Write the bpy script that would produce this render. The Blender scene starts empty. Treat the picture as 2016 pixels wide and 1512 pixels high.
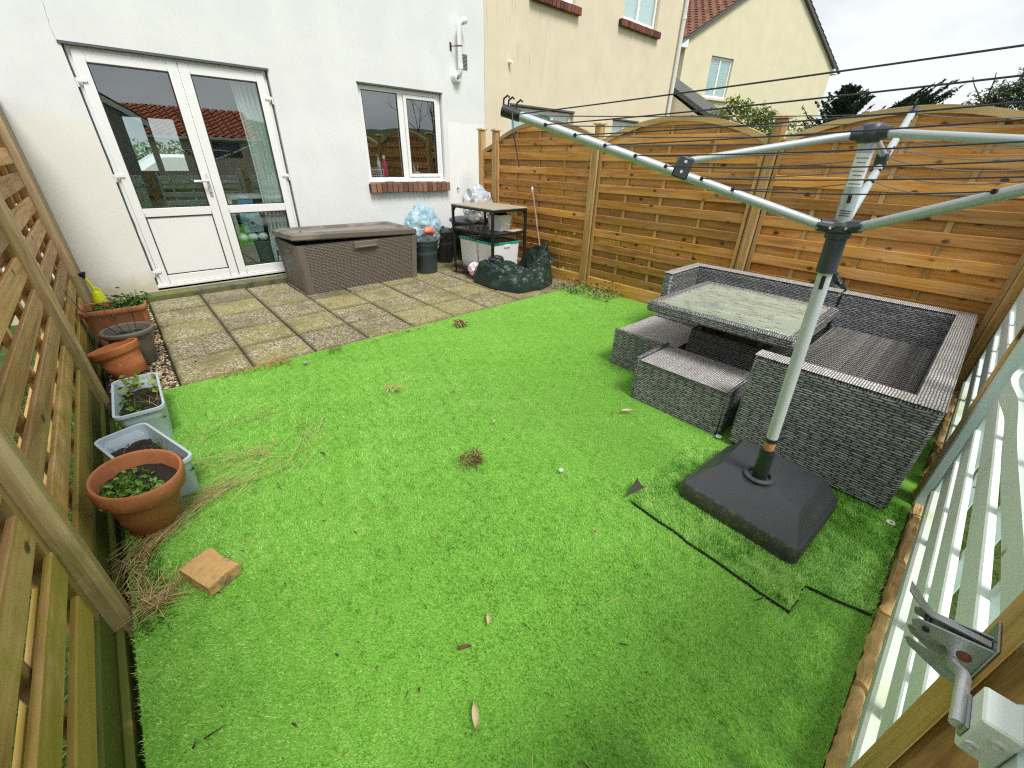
import bpy, bmesh, math, random
import numpy as np
from mathutils import Vector, Matrix, Euler, noise as mnoise

random.seed(11)
RNG = np.random.default_rng(7)
S = bpy.context.scene
C = S.collection
R_ = math.radians

# ------------------------------------------------------------------ camera
CAM = Vector((0.0, -5.88, 1.395))
rows = [(0.74468228, -0.66711631, 0.02010308), (-0.30697566, -0.36910253, -0.87722818), (0.59263332, 0.64708512, -0.47965258)]
cd = bpy.data.cameras.new('camera'); cam = bpy.data.objects.new('camera', cd); C.objects.link(cam)
cd.sensor_width = 36.0; cd.lens = 36.0 * 804.8 / 2016.0; cd.clip_start = 0.02; cd.clip_end = 600
right, down, fwd = [Vector(r) for r in rows]
m3 = Matrix((right, -down, -fwd)).transposed()
cam.matrix_world = Matrix.Translation(CAM) @ m3.to_4x4()
S.camera = cam

# ------------------------------------------------------------------ sky, sun, exposure (overcast day)
SUN_EL, SUN_AZ = 58.0, 190.0        # azimuth: compass, clockwise from +y
w = bpy.data.worlds.new('World'); S.world = w; w.use_nodes = True
nt = w.node_tree; nt.nodes.clear()
o_ = nt.nodes.new('ShaderNodeOutputWorld'); bg = nt.nodes.new('ShaderNodeBackground')
sky = nt.nodes.new('ShaderNodeTexSky'); sky.sky_type = 'NISHITA'; sky.sun_disc = False
sky.sun_elevation = R_(SUN_EL); sky.sun_rotation = R_(SUN_AZ); sky.dust_density = 4.0; sky.air_density = 1.0
hs = nt.nodes.new('ShaderNodeHueSaturation'); hs.inputs['Saturation'].default_value = 0.20
tc = nt.nodes.new('ShaderNodeTexCoord'); mp = nt.nodes.new('ShaderNodeMapping'); mp.inputs['Scale'].default_value = (1.0, 1.0, 2.6)
nz = nt.nodes.new('ShaderNodeTexNoise'); nz.inputs['Scale'].default_value = 2.1; nz.inputs['Detail'].default_value = 6; nz.inputs['Roughness'].default_value = 0.55
cr = nt.nodes.new('ShaderNodeValToRGB')
cr.color_ramp.elements[0].position = 0.34; cr.color_ramp.elements[0].color = (4.0, 4.35, 4.55, 1)
cr.color_ramp.elements[1].position = 0.62; cr.color_ramp.elements[1].color = (7.2, 7.5, 7.7, 1)
mx = nt.nodes.new('ShaderNodeMix'); mx.data_type = 'RGBA'; mx.inputs['Factor'].default_value = 0.75
L_ = nt.links.new
L_(sky.outputs['Color'], hs.inputs['Color']); L_(tc.outputs['Generated'], mp.inputs['Vector']); L_(mp.outputs['Vector'], nz.inputs['Vector'])
L_(nz.outputs['Fac'], cr.inputs['Fac']); L_(hs.outputs['Color'], mx.inputs['A']); L_(cr.outputs['Color'], mx.inputs['B'])
L_(mx.outputs['Result'], bg.inputs['Color']); L_(bg.outputs['Background'], o_.inputs['Surface'])
bg.inputs['Strength'].default_value = 0.070
sd = bpy.data.lights.new('sun', 'SUN'); sd.energy = 1.5; sd.angle = R_(20); sd.color = (1.0, 0.97, 0.92)
sun = bpy.data.objects.new('sun', sd); C.objects.link(sun)
a_ = R_(SUN_AZ); e_ = R_(SUN_EL)
sdir = Vector((math.sin(a_) * math.cos(e_), math.cos(a_) * math.cos(e_), math.sin(e_)))
sun.rotation_euler = sdir.to_track_quat('Z', 'Y').to_euler(); sun.location = sdir * 30
S.view_settings.view_transform = 'Standard'; S.view_settings.look = 'None'; S.view_settings.gamma = 1.0
S.view_settings.use_curve_mapping = False; S.view_settings.exposure = 1.18
S.cycles.filter_width = 1.25; S.cycles.max_bounces = 6; S.cycles.diffuse_bounces = 3; S.cycles.transparent_max_bounces = 12
try: S.cycles.use_denoising = False
except Exception: pass

# ------------------------------------------------------------------ mesh helpers
class MB:
    def __init__(s): s.v = []; s.f = []; s.mi = []
    def add(s, vs, fs, mi=0):
        b = len(s.v); s.v += [tuple(v) for v in vs]
        for f in fs: s.f.append(tuple(b + i for i in f)); s.mi.append(mi)
        return s
    def box(s, x0, x1, y0, y1, z0, z1, M=None, mi=0, ch=0.0):
        if ch > 0:
            c = ch; vs = []
            bm = bmesh.new(); bmesh.ops.create_cube(bm, size=1)
            for v in bm.verts: v.co = Vector((x0 + (v.co.x + .5) * (x1 - x0), y0 + (v.co.y + .5) * (y1 - y0), z0 + (v.co.z + .5) * (z1 - z0)))
            bmesh.ops.bevel(bm, geom=list(bm.edges), offset=c, segments=1, affect='EDGES', profile=.5)
            bm.verts.index_update()
            vs = [v.co.copy() for v in bm.verts]; fs = [[v.index for v in f.verts] for f in bm.faces]; bm.free()
        else:
            vs = [Vector((x, y, z)) for z in (z0, z1) for y in (y0, y1) for x in (x0, x1)]
            fs = [(0, 2, 3, 1), (4, 5, 7, 6), (0, 1, 5, 4), (2, 6, 7, 3), (0, 4, 6, 2), (1, 3, 7, 5)]
        if M is not None: vs = [M @ v for v in vs]
        return s.add(vs, fs, mi)
    def tube(s, path, r, n=8, cap=True, mi=0):
        P = [Vector(p) for p in path]; k = len(P)
        rs = r if hasattr(r, '__len__') else [r] * k
        ref = Vector((0, 0, 1)); vs = []
        t0 = (P[1] - P[0]).normalized()
        if abs(t0.dot(ref)) > .9: ref = Vector((1, 0, 0))
        u = t0.cross(ref).normalized()
        for i in range(k):
            t = (P[min(i + 1, k - 1)] - P[max(i - 1, 0)]).normalized()
            u = (u - t * u.dot(t)).normalized(); b = t.cross(u)
            for j in range(n):
                a = 2 * math.pi * j / n
                vs.append(P[i] + (u * math.cos(a) + b * math.sin(a)) * rs[i])
        fs = [(i * n + j, i * n + (j + 1) % n, (i + 1) * n + (j + 1) % n, (i + 1) * n + j) for i in range(k - 1) for j in range(n)]
        if cap: fs += [tuple(range(n - 1, -1, -1)), tuple((k - 1) * n + j for j in range(n))]
        return s.add(vs, fs, mi)
    def lathe(s, prof, n=32, M=None, sx=1, sy=1, mi=0, close=False):
        k = len(prof); vs = []
        for (r, z) in prof:
            for j in range(n):
                a = 2 * math.pi * j / n; vs.append(Vector((r * math.cos(a) * sx, r * math.sin(a) * sy, z)))
        fs = [(i * n + j, i * n + (j + 1) % n, (i + 1) * n + (j + 1) % n, (i + 1) * n + j) for i in range(k - 1) for j in range(n)]
        if close: fs += [tuple(range(n - 1, -1, -1)), tuple((k - 1) * n + j for j in range(n))]
        if M is not None: vs = [M @ v for v in vs]
        return s.add(vs, fs, mi)
    def prism(s, pts, z0, z1, M=None, mi=0):
        n = len(pts); vs = [Vector((p[0], p[1], z0)) for p in pts] + [Vector((p[0], p[1], z1)) for p in pts]
        fs = [tuple(range(n - 1, -1, -1)), tuple(range(n, 2 * n))] + [(i, (i + 1) % n, n + (i + 1) % n, n + i) for i in range(n)]
        if M is not None: vs = [M @ v for v in vs]
        return s.add(vs, fs, mi)
    def loft(s, rings, cap=True, mi=0):
        n = len(rings[0]); k = len(rings); vs = [Vector(p) for r in rings for p in r]
        fs = [(i * n + j, i * n + (j + 1) % n, (i + 1) * n + (j + 1) % n, (i + 1) * n + j) for i in range(k - 1) for j in range(n)]
        if cap: fs += [tuple(range(n - 1, -1, -1)), tuple((k - 1) * n + j for j in range(n))]
        return s.add(vs, fs, mi)
    def mesh(s, name, mats, smooth=False):
        me = bpy.data.meshes.new(name); me.from_pydata([tuple(v) for v in s.v], [], s.f); me.validate()
        bm = bmesh.new(); bm.from_mesh(me); bmesh.ops.recalc_face_normals(bm, faces=bm.faces); bm.to_mesh(me); bm.free()
        if not isinstance(mats, (list, tuple)): mats = [mats]
        for m in mats: me.materials.append(m)
        if len(mats) > 1: me.polygons.foreach_set('material_index', s.mi[:len(me.polygons)])
        boxuv(me)
        if smooth: smooth_by_angle(me)
        return me
    def build(s, name, mats, parent=None, smooth=False):
        return link(name, s.mesh(name, mats, smooth), parent)

def smooth_by_angle(me, ang=40):
    me.polygons.foreach_set('use_smooth', [True] * len(me.polygons))
    try: me.set_sharp_from_angle(angle=R_(ang))
    except Exception: pass
def boxuv(me):
    uv = me.uv_layers.new(name='UVMap')
    nl = len(me.loops); co = np.empty(len(me.vertices) * 3, np.float32); me.vertices.foreach_get('co', co); co = co.reshape(-1, 3)
    li = np.empty(nl, np.int32); me.loops.foreach_get('vertex_index', li)
    nor = np.empty(len(me.polygons) * 3, np.float32); me.polygons.foreach_get('normal', nor); nor = np.abs(nor.reshape(-1, 3))
    lt = np.empty(len(me.polygons), np.int32); me.polygons.foreach_get('loop_total', lt)
    ax = np.repeat(np.argmax(nor + np.array([0, 0, .02]), 1), lt); c = co[li]
    u = np.where(ax == 0, c[:, 1], c[:, 0]); v = np.where(ax == 2, c[:, 1], c[:, 2])
    uv.data.foreach_set('uv', np.stack([u, v], 1).astype(np.float32).ravel())
def link(name, data, parent=None):
    o = bpy.data.objects.new(name, data); C.objects.link(o)
    if parent is not None: o.parent = parent
    return o
def tag(o, label=None, cat=None, group=None, kind=None):
    if label: o['label'] = label
    if cat: o['category'] = cat
    if group: o['group'] = group
    if kind: o['kind'] = kind
    return o
def empty(name, loc=(0, 0, 0), rz=0.0, label=None, cat=None, group=None):
    o = bpy.data.objects.new(name, None); C.objects.link(o); o.location = loc; o.rotation_euler = (0, 0, rz)
    o.empty_display_size = .05
    return tag(o, label, cat, group)
def copy_tree(o, parent=None):
    c = o.copy(); C.objects.link(c)
    if parent is not None: c.parent = parent
    for ch in list(o.children): copy_tree(ch, c)
    return c
def fbm(p, oct=4): return mnoise.fractal(Vector(p), 1.0, 2.0, oct)
def soup(name, V, F, mats, parent=None, attr=None, smooth=False):
    """numpy verts (n,3), tris/quads (m,k) -> one mesh object"""
    me = bpy.data.meshes.new(name); V = np.ascontiguousarray(V, np.float32); F = np.ascontiguousarray(F, np.int32); k = F.shape[1]
    me.vertices.add(len(V)); me.vertices.foreach_set('co', V.ravel())
    me.loops.add(F.size); me.loops.foreach_set('vertex_index', F.ravel())
    me.polygons.add(len(F)); me.polygons.foreach_set('loop_start', np.arange(0, F.size, k, dtype=np.int32))
    if attr is not None:
        at = me.attributes.new('tint', 'FLOAT', 'POINT'); at.data.foreach_set('value', np.ascontiguousarray(attr, np.float32))
    me.update(calc_edges=True)
    if smooth: me.polygons.foreach_set('use_smooth', [True] * len(me.polygons))
    if not isinstance(mats, (list, tuple)): mats = [mats]
    for m in mats: me.materials.append(m)
    return link(name, me, parent)
def strands(root, direc, length, width, segs=3, droop=0.5, side=None, tint=None, tipw=0.15):
    """ribbons bent by droop; root/direc (n,3). returns V, F(quads), tint"""
    n = len(root); d = direc / np.linalg.norm(direc, axis=1, keepdims=True)
    if side is None:
        a = RNG.uniform(0, 2 * np.pi, n); side = np.stack([np.cos(a), np.sin(a), np.zeros(n)], 1)
    side = side - d * np.sum(side * d, 1, keepdims=True); side /= np.linalg.norm(side, axis=1, keepdims=True) + 1e-9
    ts = np.linspace(0, 1, segs + 1); V = np.empty((n, segs + 1, 2, 3))
    for i, t in enumerate(ts):
        p = root + d * (length * t)[:, None]; p = p.copy(); p[:, 2] -= droop * length * t * t
        wd = (width * (1 - (1 - tipw) * t ** 1.5))[:, None] * .5
        V[:, i, 0] = p - side * wd; V[:, i, 1] = p + side * wd
    st = (segs + 1) * 2; base = np.arange(n)[:, None] * st; F = []
    for i in range(segs): F.append(base + np.array([[2 * i, 2 * i + 1, 2 * i + 3, 2 * i + 2]]))
    F = np.stack(F, 1).reshape(-1, 4)
    tt = np.repeat(tint if tint is not None else RNG.uniform(0, 1, n), st)
    return V.reshape(-1, 3), F, tt
def leaves(cen, size, nrm=None, aspect=.55):
    """rhombic leaves folded on the midrib: 4 verts, 2 tris as quads -> returns V,F"""
    n = len(cen)
    if nrm is None: nrm = RNG.normal(0, 1, (n, 3)); nrm[:, 2] = np.abs(nrm[:, 2]) + .4
    nrm = nrm / np.linalg.norm(nrm, axis=1, keepdims=True)
    a = RNG.normal(0, 1, (n, 3)); t = np.cross(nrm, a); t /= np.linalg.norm(t, axis=1, keepdims=True); b = np.cross(nrm, t)
    s = (size * RNG.uniform(.6, 1.25, n))[:, None]
    V = np.stack([cen - t * s * .5, cen + b * s * aspect * .5 + nrm * s * .12, cen + t * s * .5, cen - b * s * aspect * .5 + nrm * s * .12], 1).reshape(-1, 3)
    q = np.arange(n)[:, None] * 4
    F = np.concatenate([q + np.array([[0, 1, 2]]), q + np.array([[0, 2, 3]])], 0)
    return V, F, np.repeat(RNG.uniform(0, 1, n), 4)

# ------------------------------------------------------------------ material helpers
class M_:
    def __init__(s, name, rough=.6, spec=.5, metal=0.0):
        s.m = bpy.data.materials.new(name); s.m.use_nodes = True; s.nt = s.m.node_tree
        s.b = s.nt.nodes['Principled BSDF']; s.b.inputs['Roughness'].default_value = rough
        s.b.inputs['Metallic'].default_value = metal; s.b.inputs['Specular IOR Level'].default_value = spec
    def n(s, t, **kw):
        nd = s.nt.nodes.new('ShaderNode' + t)
        for k, v in kw.items(): setattr(nd, k, v)
        return nd
    def L(s, a, b): s.nt.links.new(a, b)
    def put(s, sock, v):
        if isinstance(v, bpy.types.NodeSocket): s.L(v, sock)
        elif isinstance(v, (tuple, list)) and len(v) == 3 and sock.type == 'RGBA': sock.default_value = (*v, 1)
        else: sock.default_value = v
    def coord(s, kind='Object', scale=(1, 1, 1), loc=(0, 0, 0), rnd=0.0, rot=(0, 0, 0)):
        if kind == 'World': v = s.n('NewGeometry').outputs['Position']
        else: v = s.n('TexCoord').outputs[kind]
        if rnd:
            oi = s.n('ObjectInfo'); va = s.n('VectorMath', operation='MULTIPLY_ADD')
            cx = s.n('CombineXYZ'); 
            mu = s.math('MULTIPLY', oi.outputs['Random'], rnd)
            s.L(mu, cx.inputs[0]); s.L(s.math('MULTIPLY', mu, 1.7), cx.inputs[1]); s.L(s.math('MULTIPLY', mu, .6), cx.inputs[2])
            ad = s.n('VectorMath', operation='ADD'); s.L(v, ad.inputs[0]); s.L(cx.outputs[0], ad.inputs[1]); v = ad.outputs[0]
        mp = s.n('Mapping'); s.L(v, mp.inputs['Vector'])
        mp.inputs['Scale'].default_value = scale; mp.inputs['Location'].default_value = loc; mp.inputs['Rotation'].default_value = rot
        return mp.outputs['Vector']
    def noise(s, vec, scale=5, detail=4, rough=.55, dist=0.0, out='Fac'):
        n = s.n('TexNoise'); s.L(vec, n.inputs['Vector']); n.inputs['Scale'].default_value = scale
        n.inputs['Detail'].default_value = detail; n.inputs['Roughness'].default_value = rough; n.inputs['Distortion'].default_value = dist
        return n.outputs[out]
    def vor(s, vec, scale=5, out='Distance', feature='F1'):
        n = s.n('TexVoronoi', feature=feature); s.L(vec, n.inputs['Vector']); n.inputs['Scale'].default_value = scale
        return n.outputs[out]
    def ramp(s, fac, stops):
        n = s.n('ValToRGB'); s.put(n.inputs['Fac'], fac); e = n.color_ramp.elements
        while len(e) < len(stops): e.new(.5)
        for el, (p, c) in zip(e, stops):
            el.position = p; el.color = (*c, 1) if isinstance(c, (tuple, list)) else (c, c, c, 1)
        return n.outputs['Color']
    def mix(s, fac, a, b, mode='MIX'):
        n = s.n('Mix', data_type='RGBA', blend_type=mode); s.put(n.inputs['Factor'], fac); s.put(n.inputs['A'], a); s.put(n.inputs['B'], b)
        return n.outputs['Result']
    def math(s, op, a, b=0.0, c=None, clamp=False):
        n = s.n('Math', operation=op, use_clamp=clamp); s.put(n.inputs[0], a); s.put(n.inputs[1], b)
        if c is not None: s.put(n.inputs[2], c)
        return n.outputs[0]
    def step(s, v, lo, hi):
        n = s.n('MapRange', interpolation_type='SMOOTHSTEP'); s.put(n.inputs['Value'], v); n.inputs['From Min'].default_value = lo; n.inputs['From Max'].default_value = hi
        return n.outputs['Result']
    def rnd(s): return s.n('ObjectInfo').outputs['Random']
    def tint(s):
        a = s.n('Attribute'); a.attribute_name = 'tint'; return a.outputs['Fac']
    def hsv(s, col, h=.5, sat=1, val=1):
        n = s.n('HueSaturation'); s.put(n.inputs['Color'], col); s.put(n.inputs['Hue'], h); s.put(n.inputs['Saturation'], sat); s.put(n.inputs['Value'], val)
        return n.outputs['Color']
    def col(s, v): s.put(s.b.inputs['Base Color'], v); return s
    def rough(s, v): s.put(s.b.inputs['Roughness'], v); return s
    def bump(s, h, st=.3, dist=.01):
        n = s.n('Bump'); n.inputs['Strength'].default_value = st; n.inputs['Distance'].default_value = dist
        s.L(h, n.inputs['Height']); s.L(n.outputs['Normal'], s.b.inputs['Normal']); return s

def plain(name, c, rough=.5, var=.12, scale=9, bump=0.0, metal=0.0, spec=.5, kind='Object'):
    m = M_(name, rough, spec, metal); v = m.coord(kind, rnd=9)
    f = m.noise(v, scale, 5, .6)
    m.col(m.mix(f, tuple(x * (1 - var) for x in c), tuple(min(1, x * (1 + var)) for x in c)))
    m.rough(m.math('ADD', rough - .08, m.math('MULTIPLY', m.noise(v, scale * 2.3, 3), .16)))
    if bump: m.bump(m.noise(v, scale * 12, 4), bump, .003)
    return m.m

def wood(name, dark, mid, light, axis=0, knots=.6, algae=0.0, rough=.62, grain=1.0, algcol=(.12, .14, .02)):
    m = M_(name, rough, .35); sc = [16, 16, 16]; sc[axis] = 1.1
    v = m.coord('Object', tuple(sc), rnd=31)
    g = m.noise(v, 1.0, 7, .62, .9); g2 = m.noise(v, 4.2, 4, .6, .3)
    f = m.math('ADD', m.math('MULTIPLY', g, .7), m.math('MULTIPLY', g2, .3))
    c = m.ramp(f, [(.30, dark), (.48, mid), (.68, light)])
    big = m.noise(m.coord('Object', (2, 2, 2), rnd=17), 1.6, 3)
    c = m.hsv(c, .5, m.math('ADD', .8, m.math('MULTIPLY', big, .4)), m.math('ADD', .62, m.math('MULTIPLY', m.rnd(), .66)))
    ks = [12, 12, 12]; ks[axis] = 7.5
    kv = m.coord('Object', tuple(ks), rnd=53)
    vo = m.n('TexVoronoi', feature='F1'); m.L(kv, vo.inputs['Vector']); vo.inputs['Scale'].default_value = 1.0
    d = m.math('ADD', vo.outputs['Distance'], m.math('MULTIPLY', m.noise(kv, 3, 3), .16))
    sep = m.n('SeparateColor'); m.L(vo.outputs['Color'], sep.inputs[0])
    on = m.step(sep.outputs[0], 1 - knots * .62, 1 - knots * .62 + .02)
    kf = m.math('MULTIPLY', m.math('SUBTRACT', 1.0, m.step(d, .20, .34)), on)
    c = m.mix(m.math('MULTIPLY', kf, .92), c, tuple(x * .13 for x in mid))
    if algae:
        z = m.n('SeparateXYZ'); m.L(m.coord('World'), z.inputs[0])
        an = m.noise(m.coord('World', (1, 1, 1)), 7, 5, .65)
        band = m.math('SUBTRACT', 1.0, m.step(z.outputs[2], .1, .75))
        af = m.step(m.math('ADD', m.math('MULTIPLY', band, .42), an), .62, .86)
        c = m.mix(m.math('MULTIPLY', af, algae), c, algcol)
    m.col(c)
    m.rough(m.math('ADD', rough - .12, m.math('MULTIPLY', g2, .25)))
    m.bump(m.math('SUBTRACT', f, m.math('MULTIPLY', kf, .3)), .35 * grain, .004)
    return m.m

def paint_wood(name, c, wear, dirt=.25, axis=0):
    m = M_(name, .5, .4); sc = [30, 30, 30]; sc[axis] = 2
    v = m.coord('Object', tuple(sc), rnd=23)
    g = m.noise(v, 1, 6, .6); p = m.noise(m.coord('Object', (1, 1, 1), rnd=11), 9, 7, .7)
    gy = m.noise(m.coord('Object', (1, 1, 1), rnd=5), 3.2, 4)
    cc = m.mix(m.math('MULTIPLY', g, .35), c, tuple(x * .8 for x in c))
    cc = m.mix(m.math('MULTIPLY', m.step(gy, .5, .75), dirt), cc, (.42, .46, .17))
    cc = m.mix(m.step(p, .66, .70), cc, wear)
    m.col(cc); m.bump(m.math('ADD', g, m.math('MULTIPLY', p, .6)), .25, .003)
    return m.m

def render_wall(name, base, streak=0.0, patch=0.0, streakcol=(.25, .2, .08), rough=.85):
    m = M_(name, rough, .2); v = m.coord('Object')
    fine = m.noise(v, 130, 4, .7); mid = m.noise(v, 2.2, 5, .6)
    c = m.mix(m.step(mid, .35, .7), tuple(x * .93 for x in base), base)
    c = m.mix(m.math('MULTIPLY', m.step(m.noise(v, 38, 4, .7), .66, .8), .10), c, (.45, .45, .40))
    if streak:
        sv = m.coord('Object', (7, 7, .55)); st = m.noise(sv, 3.0, 7, .72)
        msk = m.noise(v, .8, 3); f = m.math('MULTIPLY', m.step(st, .50, .78), m.step(msk, .36, .66))
        c = m.mix(m.math('MULTIPLY', f, streak), c, streakcol)
    if patch:
        lo = m.n('SeparateXYZ'); m.L(v, lo.inputs[0])
        wv = m.math('MULTIPLY', m.math('SUBTRACT', m.noise(v, 2.6, 5, .6), .5), .9)
        pl_ = m.math('MULTIPLY', m.math('SUBTRACT', 1.0, m.step(m.math('ADD', lo.outputs[2], m.math('MULTIPLY', wv, .5)), 1.62, 1.67)), m.math('SUBTRACT', 1.0, m.step(m.math('ADD', lo.outputs[0], m.math('MULTIPLY', wv, .15)), .06, .10)))
        c = m.mix(m.math('MULTIPLY', pl_, patch + .25), c, (.78, .75, .66))
        c = m.mix(m.math('MULTIPLY', m.step(m.noise(v, 1.1, 5, .6), .52, .72), patch * .35), c, (.70, .70, .64))
        pr_ = m.math('MULTIPLY', m.step(m.math('ADD', lo.outputs[0], m.math('MULTIPLY', wv, .1)), 3.98, 4.0), m.math('SUBTRACT', 1.0, m.step(m.math('ADD', lo.outputs[2], m.math('MULTIPLY', wv, .15)), 1.86, 1.88)))
        c = m.mix(m.math('MULTIPLY', pr_, .7), c, (.86, .86, .83))
        splash = m.math('SUBTRACT', 1.0, m.step(m.math('ADD', lo.outputs[2], m.math('MULTIPLY', m.noise(v, 9, 5, .7), -.35)), -.1, .14))
        c = m.mix(m.math('MULTIPLY', splash, .55), c, (.42, .36, .22))
        mk = m.step(m.noise(v, 21, 3, .6), .735, .78)
        c = m.mix(m.math('MULTIPLY', mk, .5), c, (.5, .40, .26))
    m.col(c); m.bump(m.math('ADD', fine, m.math('MULTIPLY', m.noise(v, 30, 3), .5)), .22, .004)
    return m.m

def rattan(name, c1, c2, gap, bw=.030, rh=.0085, rot=0.0, kind='UV', var=1.0):
    """woven flat strands: rows of lens-shaped dashes, each row shifted at random"""
    m = M_(name, .38, .5); v = m.coord(kind, (1, 1, 1), rot=(0, 0, rot))
    sx = m.n('SeparateXYZ'); m.L(v, sx.inputs[0])
    wob = m.math('MULTIPLY', m.math('SUBTRACT', m.noise(v, 14, 2), .5), rh * .8)
    vv = m.math('DIVIDE', m.math('ADD', sx.outputs[1], wob), rh); row = m.math('FLOOR', vv); fv = m.math('FRACT', vv)
    wn = m.n('TexWhiteNoise', noise_dimensions='1D'); m.L(row, wn.inputs['W'])
    half = m.math('MULTIPLY', m.math('MODULO', row, 2.0), .5)
    uu = m.math('ADD', m.math('DIVIDE', sx.outputs[0], bw), m.math('ADD', half, m.math('MULTIPLY', wn.outputs['Value'], .45)))
    cell = m.math('FLOOR', uu); fu = m.math('FRACT', uu)
    pu = m.math('SINE', m.math('MULTIPLY', fu, math.pi)); pv = m.math('SINE', m.math('MULTIPLY', fv, math.pi))
    h = m.math('MULTIPLY', m.math('POWER', m.math('MAXIMUM', pu, 0.0), .33), m.math('POWER', m.math('MAXIMUM', pv, 0.0), .8))
    cx = m.n('CombineXYZ'); m.L(cell, cx.inputs[0]); m.L(row, cx.inputs[1]); w2 = m.n('TexWhiteNoise', noise_dimensions='2D'); m.L(cx.outputs[0], w2.inputs['Vector'])
    pick = m.math('ADD', m.math('MULTIPLY', w2.outputs['Value'], .55), m.math('MULTIPLY', wn.outputs['Value'], .45))
    c = m.mix(pick, c2, c1)
    blot = m.noise(m.coord(kind, (1, 1, 1)), 9, 3, .6)
    c = m.hsv(c, .5, 1, m.math('ADD', 1 - .4 * var, m.math('MULTIPLY', blot, .8 * var)))
    c = m.mix(m.step(h, .22, .70), gap, c)
    m.col(c); m.bump(h, 1.0, .004)
    return m.m

def glass_pane(name, tint=(.86, .93, .92), base=.15, gain=2.3):
    m = M_(name); nt = m.nt; nt.nodes.remove(m.b); out = nt.nodes['Material Output']
    fr = m.n('Fresnel'); fr.inputs['IOR'].default_value = 1.52
    f = m.math('ADD', m.math('MULTIPLY', fr.outputs[0], gain), base, clamp=True); f = m.math('MULTIPLY', f, m.math('SUBTRACT', 1.0, m.n('NewGeometry').outputs['Backfacing']))
    t = m.n('BsdfTransparent'); t.inputs[0].default_value = (*tint, 1); g = m.n('BsdfGlossy'); g.inputs['Roughness'].default_value = .004
    g.inputs['Color'].default_value = (.93, .98, .98, 1)
    wv = m.n('Bump'); wv.inputs['Strength'].default_value = .02; wv.inputs['Distance'].default_value = .02
    m.L(m.noise(m.coord('Object'), 2.2, 2), wv.inputs['Height']); m.L(wv.outputs[0], g.inputs['Normal'])
    mx = m.n('MixShader'); m.L(f, mx.inputs[0]); m.L(t.outputs[0], mx.inputs[1]); m.L(g.outputs[0], mx.inputs[2]); m.L(mx.outputs[0], out.inputs[0])
    return m.m

def foliage(name, stops, trans=.25, rough=.55):
    m = M_(name, rough, .3); c = m.ramp(m.tint(), stops); m.col(c)
    try:
        m.b.inputs['Transmission Weight'].default_value = 0
        nt = m.nt; out = nt.nodes['Material Output']; tr = m.n('BsdfTranslucent'); m.L(c, tr.inputs[0])
        mx = m.n('MixShader'); mx.inputs[0].default_value = trans; m.L(m.b.outputs[0], mx.inputs[1]); m.L(tr.outputs[0], mx.inputs[2]); m.L(mx.outputs[0], out.inputs[0])
    except Exception: pass
    return m.m

# ------------------------------------------------------------------ materials
MAT = {}
MAT['white_wall'] = render_wall('white_render', (.77, .785, .775), patch=.30, streak=.16, streakcol=(.42, .42, .38))
MAT['cream_wall'] = render_wall('cream_render', (.75, .665, .50), streak=.85, streakcol=(.38, .34, .23))
MAT['yellow_wall'] = render_wall('yellow_render', (.75, .69, .49), streak=.5, streakcol=(.52, .48, .32))
MAT['upvc'] = plain('white_upvc', (.82, .83, .82), .28, .04, 6)
MAT['gasket'] = plain('black_gasket', (.02, .02, .02), .5)
MAT['mastic'] = plain('dark_joint', (.10, .105, .11), .8, .4, 30)
MAT['pane'] = glass_pane('window_glass')
MAT['chrome'] = plain('white_metal_handle', (.75, .76, .76), .2, .05, metal=.3)
MAT['steel'] = plain('galvanised_steel', (.42, .44, .45), .42, .25, 26, bump=.1, metal=.85)
MAT['black_plastic'] = plain('black_plastic', (.022, .025, .027), .38, .25, 12, bump=.05)
MAT['dark_plastic'] = plain('charcoal_plastic', (.045, .055, .06), .42, .2, 9)
MAT['slate_plastic'] = plain('slate_grey_plastic', (.040, .060, .068), .40, .18, 7)
MAT['black_metal'] = plain('black_painted_metal', (.012, .013, .014), .42, .3, 14)
MAT['white_plastic'] = plain('white_plastic', (.78, .79, .78), .35, .06, 8)
MAT['teal_plastic'] = plain('teal_plastic', (.03, .36, .30), .35, .12, 8)
MAT['blue_plastic'] = plain('pale_blue_plastic', (.46, .56, .62), .45, .10, 7, bump=.04)
MAT['alu'] = plain('grey_powder_coated_tube', (.46, .52, .53), .35, .08, 10, metal=.25)
MAT['soil'] = plain('dark_soil', (.022, .015, .010), .9, .6, 40, bump=.9)
MAT['mortar_sand'] = plain('dark_jointing_sand', (.03, .026, .014), .95, .5, 30, bump=.5)
MAT['rope'] = plain('dark_washing_line', (.03, .03, .034), .5, .2)
MAT['rope_light'] = plain('weathered_washing_line', (.22, .21, .19), .6, .2)

def terracotta(name, c, rings=False):
    m = M_(name, .72, .3); v = m.coord('Object', rnd=7)
    n1 = m.noise(v, 6, 5, .65); n2 = m.noise(v, 26, 4)
    cc = m.ramp(n1, [(.3, tuple(x * .72 for x in c)), (.55, c), (.8, tuple(min(1, x * 1.25) for x in c))])
    cc = m.mix(m.math('MULTIPLY', m.step(n2, .62, .75), .25), cc, (.55, .42, .30))
    m.col(cc); m.bump(n2, .15, .004); return m.m
MAT['terracotta'] = terracotta('terracotta_orange', (.47, .165, .055))
MAT['terracotta_worn'] = terracotta('terracotta_weathered', (.40, .150, .060))
MAT['terracotta_trough'] = terracotta('terracotta_trough', (.44, .17, .075))
MAT['taupe_pot'] = plain('taupe_plastic', (.135, .115, .095), .6, .2, 12)

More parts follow.
